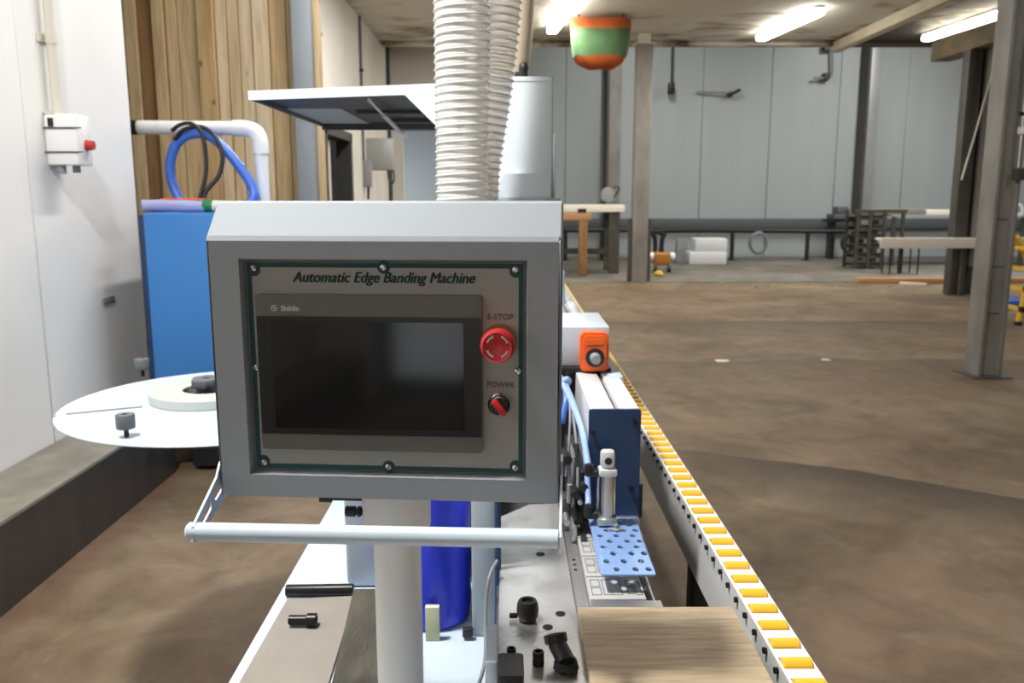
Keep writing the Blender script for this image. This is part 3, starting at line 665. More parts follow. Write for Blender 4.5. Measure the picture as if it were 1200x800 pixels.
for pts, r, mm in (([(0.08, 1.72, 1.20), (0.105, 1.68, 1.185), (0.125, 1.62, 1.15), (0.138, 1.52, 1.12), (0.142, 1.43, 1.08)], 0.0062, 'hose_pale'),
                   ([(0.08, 1.75, 1.20), (0.112, 1.68, 1.18), (0.132, 1.60, 1.14), (0.142, 1.50, 1.10), (0.145, 1.45, 1.02), (0.143, 1.43, 1.006)], 0.0055, 'hose_pale'),
                   ([(0.117, 1.68, 1.175), (0.116, 1.64, 1.15), (0.110, 1.62, 1.12), (0.107, 1.62, 1.10)], 0.0060, 'hose_blue'),
                   ([(0.119, 1.67, 1.175), (0.122, 1.6, 1.14), (0.118, 1.56, 1.09), (0.116, 1.55, 1.06), (0.112, 1.55, 1.02)], 0.0028, 'cable_grey'),
                   ([(0.122, 1.66, 1.17), (0.128, 1.58, 1.12), (0.132, 1.53, 1.06), (0.130, 1.5, 1.0)], 0.0030, 'cable_grey')):
    MB().tube(pts, r, seg=10, smooth=7).build('air_tube', M[mm], mc)
MB().lathe([(0.009, -0.006), (0.012, -0.003), (0.012, 0.003), (0.009, 0.006)], (0.118, 1.67, 1.178), (0.5, -1, -0.5), 12).build('tube_tie', M['hose_pale'], mc)
# upper covers behind the operator panel
MB().box(-0.36, 0.205, 3.0, 5.8, 0.905, 1.285, bev=0.006).box(-0.36, 0.06, 2.64, 2.998, 0.905, 1.285, bev=0.006).build('rear_cover', M['white'], mc)
MB().box(-0.365, -0.03, 3.0, 3.6, 1.28, 1.80, bev=0.005).build('upper_housing', M['white_lit'], mc)
MB().box(0.0, 0.094, 1.78, 2.08, 0.93, 1.20, bev=0.004).build('plate_reflector', M['white_lit'], mc)  # unseen white box added for the steel plate to reflect
MB().box(-0.20, -0.005, 1.90, 2.32, 0.93, 1.42, bev=0.006).build('duct_box', M['white'], mc)
tm = MB().prism(rrect(-0.024, 0.126, 2.40, 2.56, 0.008, 3), 1.285, 1.862, lambda u, v, w: (u, v, w)).build('tower_cover', M['white_lit'], mc, ang=25)
MB().prism(rrect(-0.026, 0.128, 2.398, 2.562, 0.010, 3), 1.862, 1.874, lambda u, v, w: (u, v, w)).build('cap', M['white_lit'], tm)
MB().box(-0.026, -0.0245, 2.45, 2.55, 1.29, 1.82).box(0.1265, 0.134, 2.40, 2.56, 1.29, 1.725, bev=0.003).build('side_flange', M['white_lit'], tm)
MB().box(-0.05, 0.148, 2.36, 2.62, 0.93, 1.545, bev=0.005).build('tower_base', M['white'], mc)
MB().prism([(-0.022, 1.546), (0.120, 1.546), (0.120, 1.602), (0.116, 1.612), (-0.008, 1.612), (-0.022, 1.592)], 2.375, 2.399, lambda u, v, w: (u, w, v)).build('cover_lip', M['white_lit'], tm)
MB().cyl((0.043, 2.44, 1.874), (0.043, 2.44, 1.894), 0.014).lathe([(0.011, 0), (0.014, 0.006), (0.012, 0.018), (0.006, 0.025), (0, 0.026)], (0.045, 2.44, 1.893), (0, 0, 1)).cyl((0.030, 2.45, 1.874), (0.030, 2.45, 1.892), 0.012).build('knob', M['black'], tm)
# raised hood lid with gas strut
hd = MB().prism([(-0.64, 1.784), (-0.64, 1.806), (-0.125, 1.826), (-0.125, 1.713), (-0.168, 1.713), (-0.255, 1.797)], 2.15, 2.16, lambda u, v, w: (u, w, v)).box(-0.64, -0.125, 2.16, 3.0, 1.800, 1.805).build('hood_lid', M['white_lit'], mc, smooth=False)
MB().box(-0.636, -0.20, 2.162, 2.99, 1.7965, 1.7995).build('lining', M['charcoal'], hd)
for q in ((-0.636, -0.625, 2.165, 2.96, 1.784), (-0.636, -0.2, 2.965, 2.99, 1.775), (-0.44, -0.22, 2.52, 2.60, 1.786), (-0.38, -0.20, 2.78, 2.84, 1.784)): MB().box(*q, 1.7965).build('stiffener', M['charcoal'], hd)
plabel(MB().box(-0.636, -0.47, 2.45, 2.94, 1.7925, 1.7965).build('stiffener', M['mid_grey'], hd), 'mid grey sheet under the lid')
MB().cyl((-0.345, 2.17, 1.786), (-0.335, 2.75, 1.745), 0.005).build('gas_strut', M['chrome'], hd)
MB().cyl((-0.341, 2.40, 1.7695), (-0.335, 2.75, 1.745), 0.0070).build('strut_barrel', M['steel'], hd)
MB().box(-0.36, -0.32, 2.74, 2.77, 1.735, 1.755).build('strut_mount', M['white_plastic'], hd)
MB().box(-0.36, -0.04, 2.90, 2.962, 1.772, 1.795).build('hinge_plate', M['dark_grey'], hd)

# ------------------------------------------------------------------ operator panel on its swivel post
CXP, CYP, AN = -0.15, 1.001, R(-4.3)
op = thing('operator_panel', (CXP, CYP, 0.80), 'grey white control panel with touchscreen, red buttons and pull handle on a round post', 'control panel', rz=AN)
ZB = 0.80
def lz(z): return z - ZB
def lmap(u, v, w): return (u, w, lz(v))
# shell: side profile (y, z) swept across
prof = [(0.0, 1.1775), (0.0, 1.4975), (0.003, 1.5035), (0.040, 1.5415), (0.047, 1.5440), (0.125, 1.5440), (0.13, 1.539), (0.13, 1.18), (0.127, 1.1775)]
def shell():
    b = bmesh.new(); W = 0.2140; n = len(prof)
    A = [b.verts.new((-W, p[0], lz(p[1]))) for p in prof]; B = [b.verts.new((W, p[0], lz(p[1]))) for p in prof]
    # front face is a frame around the recessed plate
    X0, X1, Z0, Z1 = -0.1745, 0.1740, 1.2060, 1.4762
    f = []
    for i in range(1, n): b.faces.new((A[i], A[(i + 1) % n], B[(i + 1) % n], B[i]))
    b.faces.new(A[::-1]); b.faces.new(B)
    I = [b.verts.new((x, 0.0, lz(z))) for x, z in ((X0, Z0), (X1, Z0), (X1, Z1), (X0, Z1))]
    O = [A[0], B[0], B[1], A[1]]
    J = [b.verts.new((v.co.x * 0.985, 0.014, v.co.z + (0.003 if k < 2 else -0.003))) for k, v in enumerate(I)]
    for k in range(4):
        k2 = (k + 1) % 4
        b.faces.new((O[k], O[k2], I[k2], I[k])); b.faces.new((I[k], I[k2], J[k2], J[k]))
    b.faces.new(J)
    # soften the outer side edges
    es = [e for e in b.edges if abs(abs(e.verts[0].co.x) - W) < 1e-6 and abs(e.verts[0].co.x - e.verts[1].co.x) < 1e-6 and all(v.co.y > 1e-4 or True for v in e.verts)]
    bmesh.ops.bevel(b, geom=es, offset=0.0035, segments=3, affect='EDGES', profile=0.5)
    return MB().bm(b)
sh = shell().build('housing', M['grey_paint'], op, local=True, ang=16)
fp = MB().prism(rrect(-0.1695, 0.1690, 1.2110, 1.4715, 0.001), 0.0105, 0.0138, lmap).build('face_plate', M['plate'], op, local=True)
bd = MB(); t = 0.0058
x0, x1, z0, z1 = -0.1690, 0.1685, 1.2115, 1.4710
for q in ((x0, x1, z1 - t, z1), (x0, x1, z0, z0 + t), (x0, x0 + t, z0 + t, z1 - t), (x1 - t, x1, z0 + t, z1 - t)): bd.box(q[0], q[1], 0.0098, 0.0106, lz(q[2]), lz(q[3]))
for x, z in ((x0 + 0.009, z1 - 0.009), (x1 - 0.009, z1 - 0.009), (x0 + 0.009, z0 + 0.009), (x1 - 0.009, z0 + 0.009), (0, z1 - 0.005), (0, z0 + 0.005)):
    bd.cyl((x, 0.0106, lz(z)), (x, 0.0096, lz(z)), 0.0078, seg=24)
bd.build('border_line', M['teal'], fp, local=True)
for x, z in ((-0.1600, 1.4645), (0, 1.4665), (0.1590, 1.4645), (-0.1625, 1.3412), (0.1620, 1.3412), (-0.1590, 1.2190), (0, 1.2165), (0.1590, 1.2190)):
    MB().lathe([(0.0046, 0), (0.0046, 0.0008), (0.0036, 0.0024), (0.0016, 0.0032), (0.0015, 0.0020), (0, 0.0020)], (x, 0.0096, lz(z)), (0, -1, 0), 18).build('screw', M['chrome'], fp, local=True)
MB_t = MB()
for dx, dz in ((-0.0005, 0), (-0.00025, 0.00015), (0.0, -0.00015), (0.00025, 0.00015), (0.0005, 0)):
    q = text_mb('Automatic Edge Banding Machine', 0.0182, dx - 0.001, lz(1.4530) + dz, 0.0100, shear=0.28, sx=0.905); MB_t.add(q.v, q.f)
MB_t.build('lettering', M['teal'], fp, local=True, smooth=False)
# touchscreen
hm = MB().prism(rrect(-0.1575, 0.1190, 1.2385, 1.4330, 0.004), 0.003, 0.0105, lmap).build('touchscreen', M['bezel'], op, local=True)
MB().prism(rrect(-0.1565, 0.1180, 1.2590, 1.4065, 0.002), 0.0018, 0.0032, lmap).build('screen_border', M['screen_rim'], hm, local=True)
MB().prism(rrect(-0.1385, 0.0970, 1.2670, 1.4005, 0.001), 0.0012, 0.0020, lmap).build('display', M['screen'], hm, local=True)
lg = text_mb('Shihlin', 0.0088, -0.1145, lz(1.4158), 0.0027, bold=0.00015)
for k in range(24):      # ring emblem with a slanting bar
    a0 = 2 * PI * k / 24; a1 = 2 * PI * (k + 1) / 24
    cx, cz = -0.1345, lz(1.4165)
    lg.add([(cx + r * math.cos(a), 0.0027, cz + r * math.sin(a)) for r, a in ((0.0028, a0), (0.0039, a0), (0.0039, a1), (0.0028, a1))], [[0, 1, 2, 3]])
lg.add([(-0.1368, 0.0027, lz(1.4178)), (-0.1345, 0.0027, lz(1.4178)), (-0.1322, 0.0027, lz(1.4152)), (-0.1345, 0.0027, lz(1.4152))], [[0, 1, 2, 3]])
lg.build('maker_mark', M['print_white'], hm, local=True, smooth=False)
# buttons
text_mb('E-STOP', 0.0098, 0.1405, lz(1.4068), 0.0100, bold=0.0001).build('button_lettering', M['print_dark'], fp, local=True, smooth=False)
text_mb('POWER', 0.0098, 0.1405, lz(1.3236), 0.0100, bold=0.0001).build('button_lettering', M['print_dark'], fp, local=True, smooth=False)
es = MB().lathe([(0.0165, 0), (0.0205, 0.010), (0.0210, 0.016), (0.0200, 0.0205), (0.0170, 0.0225), (0.0155, 0.0215), (0.0, 0.0215)], (0.1400, -0.004, lz(1.3770)), (0, -1, 0), 36).build('emergency_stop_button', M['red'], op, local=True)
MB().lathe([(0.0215, 0), (0.0215, 0.0015), (0.0150, 0.0025), (0.0150, 0.015)], (0.1400, 0.0105, lz(1.3770)), (0, -1, 0), 28).build('collar', mat('dull yellow collar', (0.23, 0.17, 0.04, 1), 0.5), es, local=True)
ar = MB()
for k in range(4):
    base = R(45 + 90 * k); n = 7
    for j in range(n):
        a0 = base - R(24) + R(48) * j / n; a1 = base - R(24) + R(48) * (j + 1) / n
        w0 = 0.0011 * (1.9 if j == 0 else 1)
        ar.add([(0.14 + r * math.cos(a), -0.0259, lz(1.3770) + r * math.sin(a)) for r, a in ((0.0128 - w0, a0), (0.0128 + w0, a0), (0.0139, a1), (0.0117, a1))], [[0, 1, 2, 3]])
ar.build('arrow', M['print_white'], es, local=True, smooth=False)
pw = MB().lathe([(0.0150, 0), (0.0150, 0.0025), (0.0128, 0.0045), (0.0122, 0.0025), (0, 0.0025)], (0.1400, 0.0105, lz(1.2990)), (0, -1, 0), 32).build('power_switch', M['chrome'], op, local=True)
MB().lathe([(0.0122, 0), (0.0120, 0.006), (0.0105, 0.0075), (0, 0.0075)], (0.1400, 0.0085, lz(1.2990)), (0, -1, 0), 28).build('dial', M['black'], pw, local=True)
rt = Matrix.Translation((0.1400, 0, lz(1.2990))) @ Matrix.Rotation(R(-38), 4, 'Y')
MB().box(-0.0036, 0.0036, -0.012, 0.001, -0.0118, 0.0112, bev=0.0022, mtx=rt).build('lever', M['red'], pw, local=True)
# post with collar and clamp knob
px, py = -0.0085, 0.09
MB().cyl((px, py, 0.0), (px, py, lz(1.1795)), 0.0322, seg=32).build('post', M['post_paint'], op, local=True)
MB().lathe([(0.0455, lz(1.107)), (0.0462, lz(1.109)), (0.0462, lz(1.1778))], (px, py, 0), (0, 0, 1), 32).lathe([(0.0322, lz(1.1069)), (0.0455, lz(1.107))], (px, py, 0), (0, 0, 1), 32).build('collar', M['post_paint'], op, local=True)
MB().lathe([(0.055, 0.0), (0.055, 0.008), (0.033, 0.0082)], (px, py, 0), (0, 0, 1), 32).build('base_flange', M['post_paint'], op, local=True)
MB().cyl((px - 0.045, py - 0.01, lz(1.129)), (px - 0.056, py - 0.01, lz(1.129)), 0.0045).cyl((px - 0.054, py - 0.01, lz(1.129)), (px - 0.068, py - 0.01, lz(1.129)), 0.0075, bev=0.001).cyl((px - 0.047, py - 0.01, lz(1.129)), (px - 0.051, py - 0.01, lz(1.129)), 0.0075).build('clamp_knob', M['black'], op, local=True)
MB().cyl((px - 0.10, py + 0.02, lz(1.1365)), (px - 0.04, py + 0.02, lz(1.1365)), 0.004).cyl((px - 0.112, py + 0.02, lz(1.1360)), (px - 0.096, py + 0.02, lz(1.1360)), 0.0065).build('clamp_screw', M['black'], op, local=True)
# pull handle
hb = MB().cyl((-0.2265, -0.070, lz(1.1575)), (0.2165, -0.070, lz(1.1610)), 0.0112, seg=24, bev=0.003).build('handle', M['white'], op, local=True)
def bracket(x, th):
    b = bmesh.new(); edges = []
    def loop(pts):
        vs = [b.verts.new((0, y, lz(z))) for y, z in pts]
        for i in range(len(vs)): edges.append(b.edges.new((vs[i], vs[(i + 1) % len(vs)])))
    loop([(-0.082, 1.149), (-0.074, 1.1465), (-0.058, 1.150), (0.050, 1.1775), (0.050, 1.225), (0.020, 1.2255), (0.004, 1.215), (-0.006, 1.203), (-0.078, 1.167)])
    def slot(ya, za, yb, zb, r):
        d = Vector((yb - ya, zb - za)); a = math.atan2(d.y, d.x); pts = []
        for i in range(7): t = a + PI / 2 + PI * i / 6; pts.append((ya + r * math.cos(t), za + r * math.sin(t)))
        for i in range(7): t = a - PI / 2 + PI * i / 6; pts.append((yb + r * math.cos(t), zb + r * math.sin(t)))
        loop(pts)
    slot(-0.055, 1.1635, -0.030, 1.1740, 0.0055); slot(-0.012, 1.181, 0.014, 1.190, 0.0055)
    bmesh.ops.triangle_fill(b, use_beauty=True, use_dissolve=False, edges=edges)
    r = bmesh.ops.extrude_face_region(b, geom=list(b.faces))
    for v in [g for g in r['geom'] if isinstance(g, bmesh.types.BMVert)]: v.co.x += th
    return MB().bm(b, Matrix.Translation((x, 0, 0)))
bracket(-0.2175, 0.003).build('bracket', M['white'], hb, local=True, smooth=False)
bracket(0.2145, 0.003).build('bracket', M['white'], hb, local=True, smooth=False)

# ------------------------------------------------------------------ tape reel tray
TX, TY, TZ, TR = -0.80, 2.36, 0.97, 0.45
tr = thing('tape_reel_tray', (TX, TY, 0.80), 'round white edge tape reel tray left of the control panel', 'reel tray')
MB().lathe([(0, -0.004), (TR - 0.001, -0.004), (TR, -0.003), (TR, -0.001), (TR - 0.001, 0), (0, 0)], (TX, TY, TZ), (0, 0, 1), 96).build('disc', M['white'], tr)
MB().cyl((TX, TY, 0.90), (TX, TY, TZ - 0.004), 0.03).box(TX - 0.03, -0.36, TY - 0.03, TY + 0.03, 0.90, 0.93).box(-0.42, -0.36, TY - 0.03, TY + 0.03, 0.80, 0.93).build('support_arm', M['white'], tr)
for x, y in ((-0.932, 1.99), (-1.195, 2.70), (-0.60, 2.02), (-0.55, 2.70)):
    g = MB().lathe([(0.006, 0), (0.006, 0.022)], (x, y, TZ), (0, 0, 1), 14).build('guide_pin', M['black_metal'], tr)
    MB().lathe([(0.0055, 0.022), (0.021, 0.0225), (0.0225, 0.026), (0.0225, 0.056), (0.021, 0.058), (0.008, 0.058), (0.007, 0.052), (0, 0.052)], (x, y, TZ), (0, 0, 1), 24).build('roller', M['pin_grey'], g)
MB().lathe([(0.012, 0), (0.012, 0.045)], (-0.885, 2.42, TZ), (0, 0, 1), 14).lathe([(0.012, 0.03), (0.045, 0.03), (0.047, 0.033), (0.047, 0.052), (0.044, 0.055), (0.014, 0.055), (0.012, 0.048), (0, 0.048)], (-0.885, 2.42, TZ), (0, 0, 1), 6).build('hub', M['pin_grey'], tr)
MB().cyl((-1.19, 2.205, TZ + 0.002), (-1.02, 2.285, TZ + 0.002), 0.0022, seg=8).cyl((-1.215, 2.19, TZ + 0.0005), (-1.215, 2.19, TZ + 0.002), 0.006, seg=10).build('slot_line', M['mid_grey'], tr)
tag(MB().lathe([(0.075, 0.0), (0.163, 0.0), (0.165, 0.002), (0.165, 0.026), (0.163, 0.028), (0.075, 0.028), (0.073, 0.026), (0.073, 0.002), (0.075, 0.0)], (-0.872, 2.40, TZ + 0.0005), (0, 0, 1), 64).build('edge_tape_roll', M['tape']),
    'flat roll of off-white edge banding tape lying on the round white tray', 'tape roll')

# ------------------------------------------------------------------ roller rail
rr = thing('roller_rail', (0.39, 3.3, 0), 'long white outrigger rail topped with yellow support rollers beside the machine', 'roller rail')
ra = MB().box(0.3655, 0.3685, 0.66, 6.35, 0.815, 0.928).box(0.3685, 0.4115, 0.66, 6.35, 0.815, 0.905).box(0.4115, 0.4145, 0.66, 6.35, 0.815, 0.928)
ra.build('channel', M['rail_white'], rr, smooth=False)
pitch = 0.0506
b = bmesh.new(); xs = (0.3686, 0.3696, 0.4104, 0.4114); ys = [0.66]
for k in range(113):
    y = 0.69 + k * pitch
    if y > 6.33: break
    ys += [y - 0.0137, y + 0.0137]
ys.append(6.35)
g = [[b.verts.new((x, y, 0.928)) for x in xs] for y in ys]
for i in range(len(ys) - 1):
    for j in range(3):
        if j == 1 and i % 2 == 1: continue
        b.faces.new((g[i][j], g[i][j + 1], g[i + 1][j + 1], g[i + 1][j]))
r_ = bmesh.ops.extrude_face_region(b, geom=list(b.faces))
for v in [q for q in r_['geom'] if isinstance(q, bmesh.types.BMVert)]: v.co.z -= 0.003
MB().bm(b).build('slotted_top', M['rail_white'], rr, smooth=False)
r0 = MB().cyl((0.3700, 0.69, 0.9235), (0.4100, 0.69, 0.9235), 0.0120, seg=16, bev=0.0015).build('roller', M['yellow'], rr)
b0 = MB().cyl((0.3655, 0.69, 0.9175), (0.3600, 0.69, 0.9175), 0.0048, seg=6).build('axle_bolt', M['black_metal'], r0)
for k in range(1, 99):
    c = r0.copy(); col.objects.link(c); c.parent = rr; c.location.y += k * pitch
    if k < 70:
        d = b0.copy(); col.objects.link(d); d.parent = c
ms = MB()
for k in range(99, 112): ms.cyl((0.3700, 0.69 + k * pitch, 0.9235), (0.4100, 0.69 + k * pitch, 0.9235), 0.012, seg=10)
o = ms.build('roller_row', M['yellow'], rr); o['kind'] = 'stuff'
for yy in (1.60, 3.6, 6.1):
    MB().box(0.370, 0.41, yy - 0.03, yy + 0.03, 0.0, 0.815, bev=0.003).build('leg', M['dark_grey'], rr)

# ------------------------------------------------------------------ loose things on the machine
tag(MB().box(0.1035, 0.333, 0.55, 1.163, 0.9312, 0.9490, bev=0.001).build('veneer_board', M['veneer']), 'grey oak veneered board lying on the feed track pads', 'board')
tag(MB().add([(-0.424, 0.75, 0.8005), (-0.262, 0.75, 0.8005), (-0.290, 1.485, 0.8005), (-0.414, 1.474, 0.8005), (-0.424, 0.75, 0.806), (-0.262, 0.75, 0.806), (-0.290, 1.485, 0.806), (-0.414, 1.474, 0.806)],
             [[3, 2, 1, 0], [4, 5, 6, 7], [0, 1, 5, 4], [1, 2, 6, 5], [2, 3, 7, 6], [3, 0, 4, 7]]).build('fibre_board', M['beige'], smooth=False), 'thin beige fibre board lying on the white deck', 'board')
tag(MB().add([(-0.267, 1.155, 0.8065), (-0.128, 1.155, 0.8065), (-0.23, 1.485, 0.8065), (-0.291, 1.485, 0.8065), (-0.267, 1.155, 0.8205), (-0.128, 1.155, 0.8205), (-0.23, 1.485, 0.8205), (-0.291, 1.485, 0.8205)],
    [[3, 2, 1, 0], [4, 5, 6, 7], [0, 1, 5, 4], [1, 2, 6, 5], [2, 3, 7, 6], [3, 0, 4, 7]]).build('old_plank', M['old_wood'], smooth=False), 'dark weathered plank on the white deck behind the panel post', 'plank')
tag(MB().lathe([(0.0085, 0), (0.0105, 0.0), (0.011, 0.002), (0.011, 0.126), (0.009, 0.128), (0.0, 0.128)], (-0.422, 1.497, 0.8115), (1, 0.03, 0), 20).build('black_bar', M['black_metal']), 'short black round bar lying across the deck above the beige board', 'bar')
c = thing('socket_bolt', (-0.357, 1.372, 0.806), 'black socket head bolt lying on its side on the beige board', 'bolt', 'black socket bolts')
MB().lathe([(0.006, 0.0), (0.0085, 0.001), (0.0085, 0.032)], (-0.385, 1.372, 0.8178), (1, 0, 0), 18).build('shank', M['black_metal'], c)
MB().lathe([(0.0105, 0.0), (0.0118, 0.001), (0.0118, 0.016), (0.0105, 0.017), (0.006, 0.017), (0.006, 0.010), (0, 0.010)], (-0.353, 1.372, 0.8178), (1, 0, 0), 18).build('head', M['black_metal'], c)
# jug
c = thing('blue_jug', (-0.137, 1.425, 0.8), 'bright blue plastic jug standing behind the panel post', 'jug')
MB().lathe([(0.060, 0.0), (0.068, 0.006), (0.070, 0.03), (0.0715, 0.24), (0.068, 0.27), (0.050, 0.305), (0.026, 0.325), (0.024, 0.345), (0, 0.345)], (-0.137, 1.425, 0.8008), (0, 0, 1), 36).build('body', M['jug'], c)
MB().lathe([(0.027, 0.335), (0.027, 0.365), (0.024, 0.368), (0, 0.368)], (-0.137, 1.425, 0.8008), (0, 0, 1), 24).build('cap', M['white_plastic'], c)
tag(MB().box(-0.141, -0.117, 1.330, 1.342, 0.8005, 0.862, bev=0.001).build('foam_block', M['pale_block']), 'pale yellow green block standing upright in front of the blue jug', 'block')
# on the steel plate
c = thing('rubber_foot', (0.028, 1.165, 0.93), 'black rubber foot with a stud lying on the steel plate', 'machine foot')
MB().lathe([(0.004, 0), (0.0125, 0.001), (0.0155, 0.007), (0.0165, 0.016), (0.0155, 0.026), (0.013, 0.031), (0.009, 0.031), (0.008, 0.026), (0, 0.026)], (0.029, 1.160, 0.9305), (0.0, 0.0, 1), 28).build('body', M['black'], c)
MB().cyl((0.014, 1.160, 0.937), (0.002, 1.160, 0.937), 0.004, bev=0.001).build('stud', M['black_metal'], c)
def upright_bolt(x, y, r, h, label):
    c = thing('socket_bolt', (x, y, 0.93), label, 'bolt', 'black socket bolts')
    MB().lathe([(r * 0.9, 0), (r, 0.001), (r, h * 0.42), (r * 0.96, h * 0.45), (r * 0.96, h * 0.5), (r, h * 0.53), (r, h - 0.001), (r * 0.9, h), (r * 0.62, h), (r * 0.58, h - 0.004)], (x, y, 0.9303), (0, 0, 1), 20).build('head', M['black_metal'], c)
    MB().lathe([(r * 0.58, h - 0.0042), (0, h - 0.0042)], (x, y, 0.9303), (0, 0, 1), 6).build('socket', M['dark_grey'], c)
upright_bolt(0.0045, 1.058, 0.0065, 0.013, 'small black socket bolt standing on the steel plate nearest its left edge')
upright_bolt(0.0405, 1.038, 0.0080, 0.020, 'taller black socket bolt standing on the steel plate beside the pipe elbow')
c = thing('pipe_elbow', (0.073, 1.035, 0.93), 'black ragged plastic pipe elbow lying on the steel plate', 'pipe fitting')
mb = MB().tube([(0.077, 1.020, 0.943), (0.073, 1.032, 0.948), (0.066, 1.048, 0.955)], 0.0125, seg=14, smooth=5)
mb.build('body', M['black'], c)
MB().lathe([(0.0145, 0), (0.0155, 0.002), (0.0155, 0.012), (0.011, 0.0125), (0.010, 0.004), (0, 0.004)], (0.0655, 1.049, 0.9555), (-0.15, 0.35, 0.75), 8).build('socket_end', M['black'], c)
vs = MB().lathe([(0.012, 0.0), (0.016, 0.003), (0.017, 0.008), (0.014, 0.015), (0.0, 0.017)], (0.076, 1.024, 0.9303), (0, 0, 1), 11)
for p in vs.v:
    p.x += random.uniform(-0.002, 0.002); p.y += random.uniform(-0.002, 0.002)
vs.build('torn_rim', M['black'], c)
c = thing('toggle_block', (0.004, 0.99, 0.93), 'black block with a grey rounded top at the near end of the steel plate', 'block')
MB().prism(rrect(-0.013, 0.020, 0.95, 1.003, 0.005), 0.9303, 0.955, lambda u, v, w: (u, v, w)).build('base', M['black'], c)
MB().prism(rrect(-0.0128, 0.0198, 0.95, 1.0025, 0.005), 0.955, 0.968, lambda u, v, w: (u, v, w)).build('top', M['black_metal'], c)

# ------------------------------------------------------------------ dust hoses
def duct(path, r, label, ribs, mm='duct', rib='duct_rib', pitch=0.0185):
    P = catmull([Vector(p) for p in path], 12)
    c = thing('dust_hose', path[0], label, 'hose', 'dust extraction hoses')
    L = sum((P[i + 1] - P[i]).length for i in range(len(P) - 1))
    n = int(L / (pitch / 6))
    cum = [0]
    for i in range(len(P) - 1): cum.append(cum[-1] + (P[i + 1] - P[i]).length)
    def at(s):
        import bisect
        i = min(max(bisect.bisect_right(cum, s) - 1, 0), len(P) - 2)
        f = (s - cum[i]) / (cum[i + 1] - cum[i]); return P[i].lerp(P[i + 1], f)
    pts = [at(L * k / n) for k in range(n + 1)]
    if ribs:
        MB().tube(pts, r, seg=28, rf=lambda t: r - 0.0030 * (0.5 - 0.5 * math.cos(2 * PI * t * L / pitch))).build('tube', M[mm], c, ang=180)
        # spiral wire
        hs = MB(); m = int(L / pitch * 18); sp = []
        for k in range(m + 1):
            s = L * k / m; a = 2 * PI * s / pitch; o = at(s); d = (at(min(s + .02, L)) - at(max(s - .02, 0))).normalized()
            u = (Vector((1, 0, 0)) - d * d.x).normalized(); w = d.cross(u)
            sp.append(o + (u * math.cos(a) + w * math.sin(a)) * (r + 0.0008))
        hs.tube(sp, 0.0023, seg=6).build('spiral', M[rib], c)
    else:
        MB().tube(pts, r, seg=28).build('tube', M[mm], c)
duct([(-0.106, 2.03, 1.421), (-0.106, 2.03, 1.7), (-0.105, 2.03, 2.1), (-0.10, 2.03, 2.8), (-0.09, 2.03, 4.34)], 0.0625, 'clear ribbed dust hose in front, rising straight behind the control panel', True)
duct([(-0.094, 2.2, 1.421), (-0.080, 2.2, 1.62), (-0.045, 2.2, 1.85), (-0.022, 2.2, 2.1), (0.02, 2.2, 2.8), (0.05, 2.2, 4.34)], 0.0610, 'clear ribbed dust hose leaning behind the straight front hose', True)
duct([(-0.06, 2.76, 1.29), (-0.045, 2.76, 1.60), (-0.012, 2.76, 1.84), (0.010, 2.76, 2.0), (0.022, 2.76, 2.2), (0.04, 2.76, 2.8), (0.07, 2.76, 4.34)], 0.064, 'cream hose partly seen behind the two clear ribbed dust hoses', False, 'duct_cream')

# ------------------------------------------------------------------ far side of the hall
# hanging bag
c = thing('canvas_bag', (1.47, 13.9, 3.55), 'green and orange canvas bag hanging under the ceiling', 'canvas bag')
def loft(levels, name, m):
    n = 32; mb = MB(); vs = []; fs = []
    for (hx, hy, z, bulge) in levels:
        for k in range(n):
            a = 2 * PI * k / n; ca, sa = math.cos(a), math.sin(a); e = 0.55
            vs.append((1.47 + bulge + hx * math.copysign(abs(ca) ** e, ca), 13.95 + hy * math.copysign(abs(sa) ** e, sa), z + 0.012 * math.sin(5 * a + z * 9)))
    for i in range(len(levels) - 1):
        for k in range(n): fs.append([i * n + k, i * n + (k + 1) % n, (i + 1) * n + (k + 1) % n, (i + 1) * n + k])
    fs.append(list(range(n))); fs.append([(len(levels) - 1) * n + k for k in range(n)])
    return mb.add(vs, fs).build(name, m, c)
loft([(0.47, 0.30, 4.28, 0), (0.475, 0.31, 4.20, 0), (0.47, 0.30, 4.125, 0)], 'rim', M['orange_cloth'])
loft([(0.465, 0.30, 4.125, 0), (0.46, 0.31, 3.98, 0), (0.44, 0.29, 3.80, 0), (0.42, 0.27, 3.72, 0)], 'side', M['green_cloth'])
loft([(0.415, 0.27, 3.72, 0), (0.36, 0.23, 3.63, 0), (0.25, 0.16, 3.565, 0), (0.10, 0.07, 3.55, 0)], 'bottom', M['orange_cloth'])
MB().box(1.10, 1.13, 13.8, 13.83, 4.25, 4.348).box(1.80, 1.83, 13.8, 13.83, 4.25, 4.348).build('strap', M['black'], c)
# things on the back wall
c = thing('pull_switch', (4.07, 21.6, 4.05), 'dark hanging rod with a small box high on the back wall', 'rod')
MB().cyl((4.07, 21.6, 4.3), (4.05, 21.6, 6.38), 0.03).build('rod', M['pipe_dark'], c)
MB().box(3.98, 4.14, 21.52, 21.68, 4.05, 4.32, bev=0.02).build('box', M['black'], c)
c = thing('wall_hook', (5.3, 21.7, 4.05), 'thin hook bar on the back wall right of the hanging rod', 'hook')
MB().cyl((4.7, 21.72, 4.12), (5.6, 21.66, 4.09), 0.022).build('bar', M['mid_grey'], c)
MB().tube([(5.5, 21.7, 4.06), (5.62, 21.64, 4.08), (5.78, 21.6, 4.16)], 0.04, smooth=4).box(5.5, 5.6, 21.65, 21.8, 4.0, 4.12).build('hook', M['black'], c)
c = thing('pipe_stub', (7.85, 21.65, 4.4), 'dark pipe stub bending down near the top of the back wall', 'pipe')
